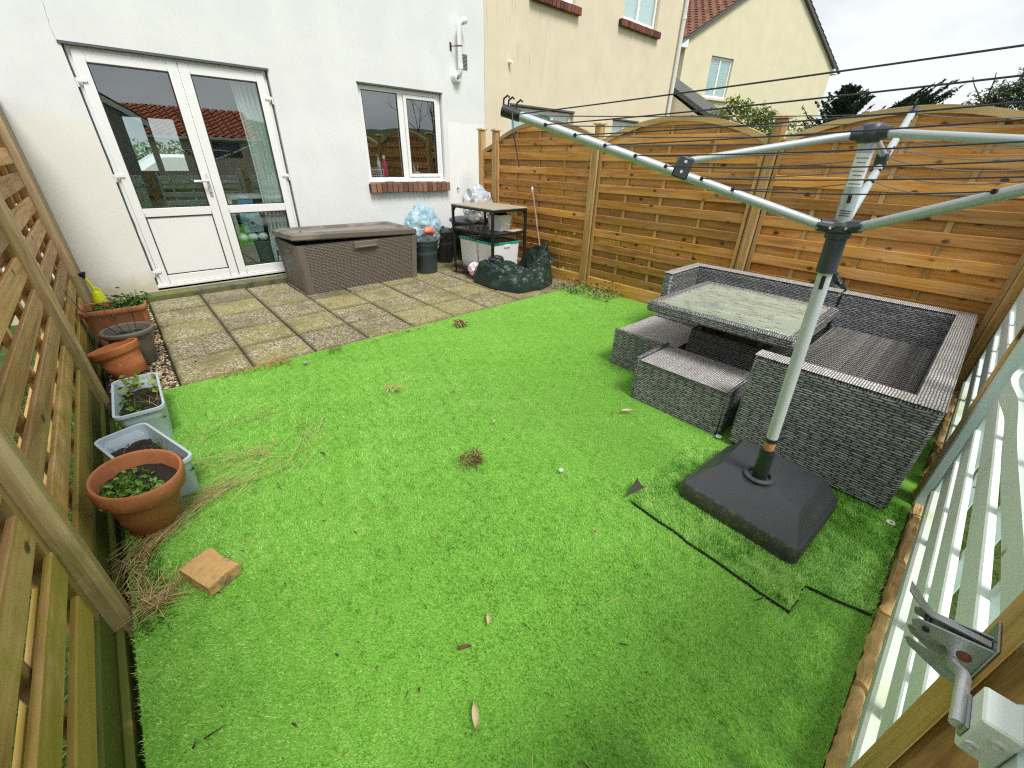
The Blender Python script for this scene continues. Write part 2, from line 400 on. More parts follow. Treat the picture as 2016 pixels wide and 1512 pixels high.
def brickmat(name, c):
    m = M_(name, .85, .2); v = m.coord('Object', rnd=13); n1 = m.noise(v, 30, 5, .7)
    cc = m.mix(n1, tuple(x * .6 for x in c), tuple(min(1, x * 1.35) for x in c))
    cc = m.hsv(cc, .5, .9, m.math('ADD', .65, m.math('MULTIPLY', m.rnd(), .7)))
    m.col(cc); m.bump(n1, .6, .006); return m.m
MAT['sill_brick'] = brickmat('sill_brick', (.23, .105, .062))
MAT['sill_brick_dark'] = brickmat('sill_brick_dark', (.17, .06, .04))
MAT['yellow_brick'] = brickmat('buff_brick', (.46, .27, .10))
MAT['sandstone'] = brickmat('sandstone', (.56, .35, .11))
def smudged():
    m = M_('smudged_buff_brick', .85, .2); v = m.coord('Object'); n1 = m.noise(v, 42, 6, .72)
    c = m.mix(n1, (.34, .19, .065), (.70, .46, .20)); c = m.mix(m.math('MULTIPLY', m.step(m.noise(m.coord('Object', (1, 1, 1), (.31, .2, 0)), 11, 4, .6), .50, .60), .75), c, (.13, .11, .085)); m.col(c); m.bump(n1, .9, .006); return m.m
MAT['smudged_brick'] = smudged()
MAT['paver_pink'] = brickmat('pink_paver', (.40, .27, .20))

def slabmat():
    m = M_('exposed_aggregate_slab', .8, .3); v = m.coord('World'); 
    sp = m.vor(v, 95, 'Color'); sx = m.n('SeparateColor'); m.L(sp, sx.inputs[0])
    c = m.ramp(sx.outputs[0], [(.0, (.09, .078, .052)), (.35, (.21, .178, .115)), (.75, (.37, .32, .205)), (1, (.60, .54, .39))])
    moss = m.noise(m.coord('World', (1, 1, 1)), 3.4, 6, .68)
    c = m.mix(m.math('MULTIPLY', m.step(m.math('ADD', moss, m.math('MULTIPLY', m.rnd(), .20)), .50, .72), .55), c, (.20, .185, .045))
    wet = m.noise(m.coord('World', (1, 1, 1), (5, 2, 1)), 1.9, 5, .6)
    c = m.mix(m.math('MULTIPLY', m.step(wet, .48, .66), .45), c, (.085, .068, .035), 'MIX')
    gx = m.n('SeparateXYZ'); m.L(m.n('TexCoord').outputs['Generated'], gx.inputs[0])
    ex = m.math('MINIMUM', gx.outputs[0], m.math('SUBTRACT', 1.0, gx.outputs[0])); ey = m.math('MINIMUM', gx.outputs[1], m.math('SUBTRACT', 1.0, gx.outputs[1])); ed_ = m.math('MINIMUM', ex, ey)
    ef = m.math('SUBTRACT', 1.0, m.step(m.math('SUBTRACT', ed_, m.math('MULTIPLY', m.noise(v, 14, 5, .7), .11)), -.055, .03))
    c = m.mix(m.math('MULTIPLY', ef, .45), c, (.075, .068, .03))
    c = m.hsv(c, .5, 1, m.math('ADD', .78, m.math('MULTIPLY', m.rnd(), .40)))
    m.col(c); m.rough(m.math('SUBTRACT', .85, m.math('MULTIPLY', m.step(wet, .48, .66), .25)))
    m.bump(m.math('ADD', m.noise(v, 160, 3), m.math('MULTIPLY', sx.outputs[1], .5)), .45, .004); return m.m
MAT['slab'] = slabmat()
def stepmat():
    m = M_('mossy_concrete_step', .85, .2); v = m.coord('World')
    c = m.ramp(m.noise(v, 8, 6, .7), [(.3, (.05, .055, .03)), (.5, (.14, .14, .09)), (.62, (.15, .17, .03)), (.8, (.36, .35, .28))])
    m.col(c); m.bump(m.noise(v, 70, 5, .7), .6, .006); return m.m
MAT['step'] = stepmat()

ORANGE = dict(dark=(.20, .075, .014), mid=(.50, .235, .055), light=(.72, .41, .125))
MAT['slat_orange'] = wood('fence_slat_golden', axis=0, knots=.75, algae=.35, algcol=(.16, .10, .012), **ORANGE)
MAT['batten_orange'] = wood('fence_batten_golden', (.26, .14, .04), (.46, .28, .10), (.60, .41, .18), axis=2, knots=.15)
MAT['arch_orange'] = wood('fence_arch_rail', (.26, .16, .06), (.43, .29, .12), (.56, .42, .21), axis=0, knots=.2)
MAT['post_orange'] = wood('fence_post_golden', (.22, .11, .035), (.40, .235, .085), (.58, .40, .19), axis=2, knots=.2)
MAT['kick_orange'] = wood('kick_board_golden', (.34, .15, .025), (.58, .30, .06), (.68, .40, .12), axis=0, knots=.15)
GREY = dict(dark=(.19, .088, .026), mid=(.49, .28, .105), light=(.70, .47, .22))
MAT['slat_grey'] = wood('fence_slat_weathered', axis=0, knots=.35, algae=.7, algcol=(.34, .27, .03), **GREY)
MAT['batten_grey'] = wood('fence_batten_weathered', axis=2, knots=.1, algae=.5, algcol=(.17, .14, .02), **GREY)
MAT['post_grey'] = wood('fence_post_weathered', (.17, .105, .045), (.44, .31, .165), (.64, .50, .32), axis=2, knots=.1, algae=.4)
MAT['board_algae'] = wood('gravel_board_algae', (.12, .08, .015), (.26, .17, .035), (.42, .30, .08), axis=0, knots=.15, algae=.95, algcol=(.075, .10, .012))
MAT['mint'] = paint_wood('mint_paint_slat', (.80, .88, .82), (.42, .37, .27), .30)
MAT['mint_post'] = paint_wood('mint_paint_batten', (.64, .79, .75), (.25, .14, .07), .3, axis=2)
MAT['mint_v'] = paint_wood('mint_paint_board', (.78, .87, .81), (.32, .28, .2), .3, axis=2)
MAT['mint_dirty'] = paint_wood('mint_paint_flaking', (.60, .66, .58), (.20, .19, .14), .7)
MAT['oak_post'] = wood('gate_post_brown', (.24, .14, .035), (.50, .31, .095), (.64, .44, .18), axis=2, knots=.1)
def half_painted():
    m = M_('gate_post_part_painted', .6, .3); v = m.coord('Object', (16, 16, 1.1))
    f = m.noise(v, 1, 7, .65, .9); c = m.ramp(f, [(.3, (.14, .075, .018)), (.5, (.34, .20, .06)), (.7, (.46, .30, .11))])
    p = m.noise(m.coord('Object', (5, 5, 2.2)), 2.2, 7, .72); sx = m.n('SeparateXYZ'); m.L(m.coord('Object'), sx.inputs[0])
    side = m.step(sx.outputs[0], -.035, .02)
    msk = m.step(m.math('ADD', p, m.math('MULTIPLY', side, -.1)), .555, .585)
    c = m.mix(msk, c, (.46, .60, .57)); m.col(c); m.bump(m.math('ADD', f, msk), .4, .004); return m.m
MAT['part_paint'] = half_painted()

MAT['rattan'] = rattan('grey_rattan', (.39, .397, .405), (.13, .133, .138), (.010, .010, .012), bw=.056, rh=.0122, var=.5)
MAT['rattan_shaded'] = rattan('shaded_rattan', (.20, .20, .205), (.08, .081, .083), (.008, .008, .009), bw=.078, rh=.0105, var=.5)  # rattan colour darkened to paint the shade under the table
MAT['rattan_v'] = rattan('grey_rattan_upright', (.17, .165, .16), (.05, .048, .047), (.006, .006, .007), rot=math.pi / 2)
MAT['rattan_light'] = rattan('grey_rattan_pale', (.70, .67, .65), (.46, .44, .425), (.12, .115, .11), bw=.040, rh=.0105, var=.5)  # paler grey rattan for the caps and stool seats
MAT['rattan_seat'] = rattan('grey_rattan_seat', (.46, .44, .42), (.18, .172, .165), (.015, .013, .012), bw=.022, rh=.0085)
MAT['chest_weave'] = rattan('brown_plastic_weave', (.20, .168, .138), (.16, .134, .108), (.030, .024, .019), bw=.042, rh=.0165, var=.3)
MAT['chest_plain'] = plain('brown_plastic', (.155, .13, .105), .5, .22, 7, bump=.12)
def lidmat():
    m = M_('brown_plastic_wet_lid', .5, .5); v = m.coord('Object', (1, 2.2, 1)); f = m.step(m.noise(v, 1.5, 4, .5), .45, .52)
    m.col(m.mix(f, (.20, .172, .145), (.125, .106, .088))); m.rough(m.math('SUBTRACT', .5, m.math('MULTIPLY', f, .30))); m.bump(m.noise(m.coord('Object'), 90, 3), .06, .002); return m.m
MAT['chest_lid'] = lidmat()

def turfmat():
    m = M_('artificial_turf_blade', .42, .45); t = m.tint()
    c = m.ramp(t, [(0, (.065, .20, .016)), (.3, (.18, .48, .055)), (.6, (.35, .71, .12)), (.86, (.55, .88, .26)), (1, (.74, .80, .36))])
    big = m.noise(m.coord('World', (1, 1, 0)), 1.1, 3)
    c = m.hsv(c, .5, 1, m.math('ADD', .82, m.math('MULTIPLY', big, .36)))
    m.col(c); nt = m.nt; out = nt.nodes['Material Output']; tr = m.n('BsdfTranslucent'); m.L(c, tr.inputs[0])
    mx = m.n('MixShader'); mx.inputs[0].default_value = .38; m.L(m.b.outputs[0], mx.inputs[1]); m.L(tr.outputs[0], mx.inputs[2]); m.L(mx.outputs[0], out.inputs[0])
    return m.m
MAT['turf'] = turfmat()
def lawnmat():
    m = M_('turf_backing', .9, .2); v = m.coord('World')
    c = m.ramp(m.noise(v, 120, 5, .75), [(.3, (.09, .25, .024)), (.55, (.20, .46, .06)), (.75, (.31, .60, .10))]); m.col(c)
    m.bump(m.noise(v, 200, 3), .8, .01); return m.m
MAT['lawn'] = lawnmat()
def groundmat():
    m = M_('rough_ground', .95, .2); v = m.coord('World')
    c = m.ramp(m.noise(v, 6, 7, .7), [(.3, (.03, .05, .012)), (.5, (.06, .10, .02)), (.7, (.12, .12, .05))]); m.col(c)
    m.bump(m.noise(v, 30, 5, .7), .7, .03); return m.m
MAT['ground'] = groundmat()
MAT['grass'] = foliage('wild_grass', [(0, (.03, .085, .008)), (.5, (.075, .17, .018)), (1, (.19, .24, .05))])
MAT['straw'] = foliage('dry_straw', [(0, (.22, .145, .05)), (.5, (.46, .34, .14)), (1, (.62, .52, .28))], .15, .7)
MAT['twig'] = foliage('dark_twig', [(0, (.02, .014, .01)), (.6, (.06, .04, .025)), (1, (.16, .11, .06))], .0, .8)
MAT['leafy'] = foliage('fresh_leaf', [(0, (.04, .11, .015)), (.5, (.10, .23, .03)), (1, (.24, .40, .08))], .3, .4)
MAT['parsley'] = foliage('parsley_leaf', [(0, (.02, .075, .008)), (.5, (.055, .165, .015)), (1, (.13, .28, .035))], .3, .45)
MAT['shrub'] = foliage('yellow_green_leaf', [(0, (.07, .12, .015)), (.5, (.17, .24, .035)), (1, (.33, .38, .10))], .35, .5)
MAT['conifer'] = foliage('conifer_needles', [(0, (.012, .028, .016)), (.5, (.03, .06, .03)), (1, (.07, .11, .055))], .15, .6)
MAT['broadleaf'] = foliage('grey_green_leaf', [(0, (.04, .06, .03)), (.5, (.10, .14, .07)), (1, (.20, .24, .14))], .3, .5)
MAT['bark'] = wood('bark', (.03, .022, .015), (.07, .05, .035), (.13, .10, .075), axis=2, knots=0)

def tilemat(name, c):
    m = M_(name, .75, .3); v = m.coord('Object'); n1 = m.noise(v, 3, 5, .65)
    cell = m.vor(v, 3.6, 'Color'); sx = m.n('SeparateColor'); m.L(cell, sx.inputs[0])
    cc = m.mix(n1, tuple(x * .7 for x in c), tuple(min(1, x * 1.25) for x in c)); cc = m.hsv(cc, .5, 1, m.math('ADD', .75, m.math('MULTIPLY', sx.outputs[0], .5)))
    m.col(cc); return m.m
MAT['tile_brown'] = tilemat('brown_roof_tile', (.17, .075, .045))
MAT['tile_red'] = tilemat('red_roof_tile', (.42, .12, .045))
MAT['felt'] = plain('grey_roof_felt', (.10, .10, .095), .9, .45, 14, bump=.4)

# ------------------------------------------------------------------ ground, lawn, patio
g = MB(); g.box(-150, 150, -150, 150, -.5, -.075); tag(g.build('ground', MAT['ground']), 'rough grass and earth around the houses', 'ground', kind='structure')
lw = MB(); lw.box(-.385, 4.20, -6.105, -2.55, -.06, -.010); tag(lw.build('lawn', MAT['lawn']), 'bright green artificial lawn between the fences', 'lawn', kind='structure')

PX = [-.035, .42, .872, 1.324, 1.776, 2.228, 2.68, 3.132, 3.584, 4.036, 4.20]
PY = [-2.563, -2.085, -1.61, -1.135, -.66, -.19]
pat = empty('patio', (0, 0, 0)); tag(pat, 'weathered concrete slab patio along the white house', 'patio', kind='structure')
b = MB(); b.box(-.03, 4.195, -2.555, -.02, -.07, -.012); b.build('bedding', MAT['mortar_sand'], pat)
slabs = {}
for i in range(len(PX) - 1):
    for j in range(len(PY) - 1):
        sx, sy = PX[i + 1] - PX[i], PY[j + 1] - PY[j]
        key = (round(sx, 3), round(sy, 3))
        if key not in slabs:
            q = MB(); g_ = .006; q.box(-sx / 2 + g_, sx / 2 - g_, -sy / 2 + g_ + .002, sy / 2 - g_ - .002, -.045, 0, ch=.009); slabs[key] = q.mesh('slab', MAT['slab'])
        o = link('slab', slabs[key], pat); o.location = ((PX[i] + PX[i + 1]) / 2, (PY[j] + PY[j + 1]) / 2, random.uniform(-.004, .003))
        o.rotation_euler = (random.uniform(-.005, .005), random.uniform(-.005, .005), random.uniform(-.006, .006))

# ------------------------------------------------------------------ white house
house = empty('white_house', (0, 0, 0), 0, 'white rendered house wall with double doors and a kitchen window', 'house')
wb = MB(); T = .26
DX0, DX1, DZ0, DZ1 = .09, 1.69, .085, 2.21
WX0, WX1, WZ0, WZ1 = 2.69, 3.915, 1.10, 2.205
WH = 5.4
for (x0, x1, z0, z1) in ((-5, DX0, -.3, WH), (DX0, DX1, DZ1, WH), (DX0, DX1, -.3, DZ0), (DX1, WX0, -.3, WH), (WX0, WX1, -.3, WZ0), (WX0, WX1, WZ1, WH), (WX1, 4.688, -.3, WH)):
    wb.box(x0, x1, 0, T, z0, z1)
wb.build('wall', MAT['white_wall'], house)
# dark drip strip over the openings
dr = MB(); dr.box(DX0 - .02, DX1 + .01, -.012, .05, DZ1 - .016, DZ1 + .004); dr.build('lintel_strip', MAT['mastic'], house)
dr = MB(); dr.box(WX0 - .01, WX1 + .01, -.008, .05, WZ1 - .012, WZ1 + .004); dr.build('lintel_strip', MAT['mastic'], house)
# ragged joint beside the door frame
for xs in (DX0, DX1):
    jm = MB(); n = 40; sgn = 1 if xs == DX0 else -1
    pts = [(xs + sgn * .001, DZ0 + .01 + (DZ1 - DZ0 - .03) * k / n) for k in range(n + 1)]
    rl = [max(.004, .013 + .009 * fbm((k * .35, xs * 9, 2))) for k in range(n + 1)]
    vs = []; fs = []
    for (x, z), wd in zip(pts, rl): vs += [(x, .038, z), (x + sgn * wd, .034, z)]
    for k in range(n): fs.append((2 * k, 2 * k + 1, 2 * k + 3, 2 * k + 2))
    jm.add(vs, fs); jm.build('joint_gap', MAT['mastic'], house)

def frame_rect(mb, x0, x1, z0, z1, wd, y0, y1, ch=.004, wb_=None):
    wb_ = wb_ or wd
    mb.box(x0, x0 + wd, y0, y1, z0, z1, ch=ch); mb.box(x1 - wd, x1, y0, y1, z0, z1, ch=ch)
    mb.box(x0 + wd, x1 - wd, y0 + .001, y1, z1 - wd, z1, ch=ch); mb.box(x0 + wd, x1 - wd, y0 + .001, y1, z0, z0 + wb_, ch=ch)
cpts = [(.088, 2.60), (.084, 2.52), (.079, 2.47), (.081, 2.43), (.072, 2.38), (.074, 2.345), (.065, 2.31), (.067, 2.265), (.071, 2.225)]
q = MB(); q.tube([(x, -.0004, z) for x, z in cpts], [.0014, .0018, .0012, .0020, .0014, .0018, .0013, .0018, .0024], 5); q.build('crack', plain('crack_grey', (.42, .43, .42), .9), house)  # hairline crack in the render, plain grey
# french doors
fx0, fx1, fz0, fz1 = DX0 + .014, DX1 - .014, DZ0, DZ1 - .012
door = MB(); frame_rect(door, fx0, fx1, fz0, fz1, .045, .045, .115); dfr = door.build('door_frame', MAT['upvc'], house)
thr = MB(); thr.box(fx0 - .02, fx1 + .02, .0, .06, fz0 - .025, fz0 + .028, ch=.004); thr.build('door_sill', MAT['upvc'], house)
mid = .885
for k, (x0, x1) in enumerate(((fx0 + .03, mid - .002), (mid + .002, fx1 - .03))):
    sash = MB(); z0, z1 = fz0 + .03, fz1 - .03
    wl = .078 if k == 0 else .085; wr = .085 if k == 0 else .078
    sash.box(x0, x0 + wl, .022, .088, z0, z1, ch=.005); sash.box(x1 - wr, x1, .022, .088, z0, z1, ch=.005)
    for (a, c) in ((z0, z0 + .092), (.80, .885), (z1 - .085, z1)): sash.box(x0 + wl, x1 - wr, .0235, .0865, a, c, ch=.005)
    ds = sash.build('door_leaf', MAT['upvc'], house, True)
    bead = MB()
    for (a, c) in ((z0 + .092, .80), (.885, z1 - .085)):
        frame_rect(bead, x0 + wl - .002, x1 - wr + .002, a - .002, c + .002, .010, .026, .05, 0)
    bead.build('gasket', MAT['gasket'], ds)
    gl = MB(); gl.box(x0 + wl - .004, x1 - wr + .004, .047, .053, .88, z1 - .08); gl.build('pane', MAT['pane'], ds)
    if k == 0:
        pn = MB(); pn.box(x0 + wl + .004, x1 - wr - .004, .034, .058, z0 + .098, .794, ch=.004); pn.build('panel', MAT['upvc'], ds)
        h = MB(); h.box(x1 - .052, x1 - .022, .008, .024, .985, 1.215, ch=.006); h.tube([(x1 - .037, .012, 1.135), (x1 - .037, -.032, 1.135), (x1 - .06, -.04, 1.135), (x1 - .165, -.038, 1.132)], [.011, .011, .012, .009], 10)
        h.build('handle', MAT['chrome'], ds, True)
        kc = MB(); kc.tube([(x1 - .037, .010, 1.02), (x1 - .037, .002, 1.02)], .011, 10); kc.build('lock', MAT['steel'], ds)
    else:
        gl = MB(); gl.box(x0 + wl - .004, x1 - wr + .004, .047, .053, z0 + .087, .805); gl.build('pane', MAT['pane'], ds)
    hx = fx0 + .012 if k == 0 else fx1 - .012; sg = 1 if k == 0 else -1
    for hz in (.24, 1.17, 1.93):
        hg = MB(); hg.box(min(hx - sg * .022, hx + sg * .055), max(hx - sg * .022, hx + sg * .055), .010, .022, hz, hz + .030, ch=.003)
        hg.tube([(hx - sg * .018, .012, hz - .038), (hx - sg * .018, .012, hz + .03)], .0075, 8); hg.build('hinge', MAT['upvc'], ds, True)
# step
st = MB(); st.box(-.06, 1.70, -.155, -.001, -.05, .055, ch=.012); st.build('step', MAT['step'], house)
# kitchen window
kw = MB(); frame_rect(kw, WX0 + .008, WX1 - .008, WZ0 + .0, WZ1 - .01, .052, .05, .12); kw.box(3.245, 3.325, .0495, .12, WZ0 + .052, WZ1 - .062, ch=.004)
kwo = kw.build('window_frame', MAT['upvc'], house)
kb = MB(); frame_rect(kb, WX0 + .058, 3.247, WZ0 + .05, WZ1 - .06, .010, .058, .08, 0); kb.build('gasket', MAT['gasket'], kwo)
cs = MB(); frame_rect(cs, 3.328, WX1 - .062, WZ0 + .056, WZ1 - .066, .042, .036, .09); cso = cs.build('casement', MAT['upvc'], kwo)
kb = MB(); frame_rect(kb, 3.368, WX1 - .102, WZ0 + .096, WZ1 - .106, .009, .042, .07, 0); kb.build('gasket', MAT['gasket'], kwo)
gl = MB(); gl.box(WX0 + .06, 3.25, .068, .074, WZ0 + .052, WZ1 - .062); gl.build('pane', MAT['pane'], kwo)
gl = MB(); gl.box(3.366, WX1 - .1, .056, .062, WZ0 + .094, WZ1 - .104); gl.build('pane', MAT['pane'], kwo)
hd = MB(); hd.box(3.335, 3.352, .026, .04, 1.55, 1.60, ch=.003)
sp = MB(); sp.box(WX0 + .002, WX1 - .002, -.02, .05, WZ0 - .006, WZ0 + .012, ch=.003); sp.build('window_sill', MAT['upvc'], house)
# brick sill
def brick_sill(parent, x0, x1, ztop, n, mat, h=.115, proud=.07, tilt=R_(8)):
    root = MB(); root.box(x0 + .003, x1 - .003, -proud + .012, -.001, ztop - h + .006, ztop - .012); so = root.build('brick_sill', MAT['mortar_sand'], parent)
    bw = (x1 - x0) / n; q = MB(); q.box(-bw / 2 + .0045, bw / 2 - .0045, -proud, .0, -h, 0, ch=.004); me = q.mesh('brick', mat)
    for i in range(n):
        o = link('brick', me, so); o.location = (x0 + bw * (i + .5), -.001 + random.uniform(-.004, .0), ztop + random.uniform(-.003, .003)); o.rotation_euler = (tilt * 0, random.uniform(-.02, .02), 0)
    return so
brick_sill(house, 2.665, 3.945, 1.085, 16, MAT['sill_brick'])
# extractor pipe: wall boss, vertical pipe, bent outlet, bracket
vp = MB(); vp.lathe([(.078, 0), (.078, .02), (.062, .04), (.056, .07), (.0, .075)], 24, Matrix.Translation((4.165, -.001, 2.415)) @ Matrix.Rotation(R_(90), 4, 'X'))
vpo = vp.build('extractor_pipe', MAT['upvc'], house, True)
pp = MB(); pp.tube([(4.175, -.045, 2.42), (4.19, -.075, 2.45), (4.195, -.085, 2.50), (4.195, -.085, 2.96), (4.205, -.09, 2.995), (4.245, -.10, 3.02), (4.285, -.105, 3.035)], [.03, .034, .034, .032, .034, .036, .037], 14, cap=False)
pp.tube([(4.195, -.085, 2.50), (4.195, -.085, 2.56)], .038, 14); pp.tube([(4.235, -.098, 3.015), (4.29, -.107, 3.037)], .040, 14, cap=False); pp.build('pipe', MAT['upvc'], vpo, True)
ic = MB(); ic.tube([(4.255, -.10, 3.022), (4.262, -.1015, 3.025)], .034, 12); ic.build('pipe_mouth', MAT['gasket'], vpo)
br = MB(); br.tube([(4.10, -.002, 2.745), (4.10, -.03, 2.745), (4.155, -.085, 2.75)], .006, 6); br.box(4.085, 4.115, -.008, -.001, 2.70, 2.79); br.tube([(4.195, -.085, 2.745), (4.195, -.085, 2.757)], .036, 14); br.build('bracket', brickmat('rusty_bracket', (.14, .07, .03)), vpo)
sl = MB()
for i in range(3): sl.box(4.135 + .006 * i, 4.165, -.082, -.06, 2.385 + i * .016, 2.392 + i * .016)
sl.build('vent_slot', MAT['gasket'], vpo)
av = MB(); av.box(4.285, 4.375, -.006, -.001, 2.52, 2.69); avo = av.build('air_vent', MAT['gasket'], house)
for i in range(11): 
    q = MB(); q.box(4.287, 4.373, -.012, -.006, 2.524 + i * .015, 2.531 + i * .015); q.build('louvre', MAT['steel'], avo)
# small tap stub on the wall, near the right corner
tp = MB(); tp.tube([(4.12, -.001, 1.0), (4.12, -.03, 1.0)], .011, 8); tp.tube([(4.12, -.028, 1.0), (4.145, -.034, .985)], .008, 8); tp.build('wall_stub', MAT['steel'], house)

# room behind the doors (seen through the glass)
MAT['room_wall'] = plain('room_wall', (.42, .42, .38), .9, .05); MAT['room_floor'] = plain('room_floor', (.07, .05, .04), .6, .3)
MAT['sofa_dark'] = plain('dark_upholstery', (.02, .022, .026), .9, .3)
room = MB(); room.box(-2.2, 5.2, .26, 7.2, -.02, .02); room.build('room_floor', MAT['room_floor'], house)
rw = MB(); rw.box(-2.3, -2.2, .26, 7.2, -.02, 2.6); rw.box(2.25, 2.33, .26, 7.2, -.02, 2.6); rw.box(-2.2, 5.2, .26, 7.2, 2.4, 2.5); rw.box(5.1, 5.2, .26, 7.2, 0, 2.5)
rw.box(2.33, 5.1, 2.6, 2.7, 0, 2.4)
for (x0, x1, z0, z1) in ((-2.2, .70, 0, 2.4), (1.01, 1.12, 0, 2.4), (1.57, 2.25, 0, 2.4), (.70, 1.01, 0, 1.03), (1.12, 1.57, 0, 1.03), (.70, 1.01, 2.04, 2.4), (1.12, 1.57, 2.04, 2.4)):
    rw.box(x0, x1, 7.1, 7.2, z0, z1)
rw.build('room_wall', MAT['room_wall'], house)

# ------------------------------------------------------------------ things behind the glass
def wavy_curtain(name, label, x0, x1, y, z0, z1, mat, folds=9, pinch=None):
    mb = MB(); nx, nz_ = folds * 8, 14; vs = []
    for j in range(nz_ + 1):
        t = j / nz_; z = z0 + (z1 - z0) * t
        sh = (pinch(t) if pinch else 0)
        for i in range(nx + 1):
            u = i / nx; x = x0 + sh + (x1 - x0 - sh) * u
            vs.append((x, y + .03 * math.sin(u * folds * 2 * math.pi + t * .8) + .01 * math.sin(u * 37 + t * 5), z))
    fs = [(j * (nx + 1) + i, j * (nx + 1) + i + 1, (j + 1) * (nx + 1) + i + 1, (j + 1) * (nx + 1) + i) for j in range(nz_) for i in range(nx)]
    mb.add(vs, fs); return tag(mb.build(name, mat, None, True), label, 'curtain')
MAT['curtain'] = plain('pale_curtain', (.80, .82, .78), .9, .06, 14)
wavy_curtain('curtain', 'pale patterned curtain hanging inside the right-hand glass door', 1.33, 1.66, .145, .04, 2.3, MAT['curtain'], 7, lambda t: -.02 + .06 * math.sin(t * 3.1))
def blob(name, loc, size, mat, sub=3, amp=.15, freq=2.5, seed=0, ridged=False, flat=0.0, smooth=True, parent=None):
    bm = bmesh.new(); bmesh.ops.create_icosphere(bm, subdivisions=sub, radius=1)
    for v in bm.verts:
        p = v.co.copy() * freq + Vector((seed * 7.1, seed * 3.3, seed * 1.7))
        n = fbm(p, 4)
        if ridged: n = .5 - 1.3 * abs(n) + .35 * (.4 - abs(fbm(p * 2.3, 3)))
        v.co *= 1 + amp * n
        if flat and v.co.z < -flat: v.co.z = -flat + (v.co.z + flat) * .08
        v.co = Vector((v.co.x * size[0], v.co.y * size[1], v.co.z * size[2]))
    me = bpy.data.meshes.new(name); bm.to_mesh(me); bm.free(); me.materials.append(mat); boxuv(me)
    if smooth: smooth_by_angle(me, 35 if ridged else 60)
    o = link(name, me, parent); o.location = loc; return o
sf = empty('sofa', (.55, 4.6, .02), 0, 'dark sofa deep inside the room behind the left-hand door', 'sofa')
q = MB(); q.box(-.9, .9, -.42, .42, .08, .45, ch=.05); q.build('seat', MAT['sofa_dark'], sf, True)
q = MB(); q.box(-.9, .9, -.45, -.22, .3, .95, ch=.07); q.build('backrest', MAT['sofa_dark'], sf, True)
for s_ in (-1, 1):
    q = MB(); q.box(min(s_ * .88, s_ * 1.05), max(s_ * .88, s_ * 1.05), -.45, .42, .02, .66, ch=.05); q.build('arm', MAT['sofa_dark'], sf, True)
MAT['pale_fabric'] = plain('pale_fabric', (.34, .38, .36), .9, .1)
ac = empty('armchair', (.78, 1.25, .02), .2, 'pale armchair inside the room behind the left-hand door', 'armchair')
q = MB(); q.box(-.32, .32, -.3, .3, .1, .42, ch=.06); q.build('seat', MAT['pale_fabric'], ac, True)
q = MB(); q.box(-.32, .32, .2, .34, .4, .86, ch=.06); q.build('backrest', MAT['pale_fabric'], ac, True)
for sx in (-.27, .27):
    for sy in (-.25, .25):
        q = MB(); q.box(sx - .02, sx + .02, sy - .02, sy + .02, 0, .11); q.build('leg', MAT['sofa_dark'], ac)
dk = empty('desk', (1.32, .46, .02), 0, 'white-topped desk inside the right-hand glass door', 'desk')
q = MB(); q.box(-.30, .20, -.2, .3, .90, .935, ch=.005); q.build('tabletop', plain('desk_top', (.62, .60, .52), .5), dk)
for sx in (-.28, .18):
    for sy in (-.18, .28):
        q = MB(); q.box(sx - .02, sx + .02, sy - .02, sy + .02, 0, .90); q.build('leg', MAT['white_plastic'], dk)
q = MB(); q.box(1.11, 1.27, .205, .22, .80, .92, ch=.003); tag(q.build('blue_packet', plain('blue_packet', (.08, .30, .55), .4)), 'small blue packet standing before the desk inside the right-hand door', 'packet')
# detergent bag, towels and boxes behind the lower pane
MAT['bagblue'] = plain('pale_blue_pouch', (.35, .52, .60), .35, .15, 18)
bgp = MB(); bgp.loft([[(1.10 + a, .17 + b * .5, .56 + (0)) for a, b in ((0, 0), (.2, 0), (.2, .14), (0, .14))], [(1.09 + a, .17 + b * .5, .68) for a, b in ((0, -.02), (.22, -.02), (.22, .16), (0, .16))], [(1.10 + a, .21 + b * .1, .785) for a, b in ((0, 0), (.2, 0), (.2, .1), (0, .1))]])
o = tag(bgp.build('detergent_pouch', MAT['bagblue'], None, True), 'pale blue pouch with green top behind the lower right pane', 'pouch')
q = MB(); q.box(1.095, 1.305, .208, .222, .775, .80, ch=.002); q.build('seal', plain('green_seal', (.04, .32, .20), .4), o)
q = MB(); q.lathe([(.045, 0), (.02, .002), (0, .002)], 16, Matrix.Translation((1.20, .159, .665)) @ Matrix.Rotation(R_(90), 4, 'X'), close=False); q.build('emblem', plain('pouch_emblem', (.72, .78, .80), .4), o)
q = MB(); q.lathe([(.020, 0), (.01, .001), (0, .001)], 14, Matrix.Translation((1.20, .156, .665)) @ Matrix.Rotation(R_(90), 4, 'X')); q.build('emblem_centre', plain('pouch_dark', (.02, .05, .08), .4), o)
for i, (xx, lab) in enumerate(((1.085, 'leftmost of three rolled white towels behind the lower right pane'), (1.195, 'middle of three rolled white towels behind the lower right pane'), (1.30, 'rightmost of three rolled white towels behind the lower right pane'))):
    o = blob('rolled_towel', (xx - .02, .22, .50), (.058, .08, .052), MAT['white_plastic'], 3, .12, 2.2, i); tag(o, lab, 'towel', 'rolled towels inside the door')
q = MB(); q.box(1.0, 1.34, .16, .50, .09, .445, ch=.006); tag(q.build('storage_box', plain('dark_green_box', (.012, .06, .05), .4)), 'dark green box carrying the rolled towels inside the door', 'box')
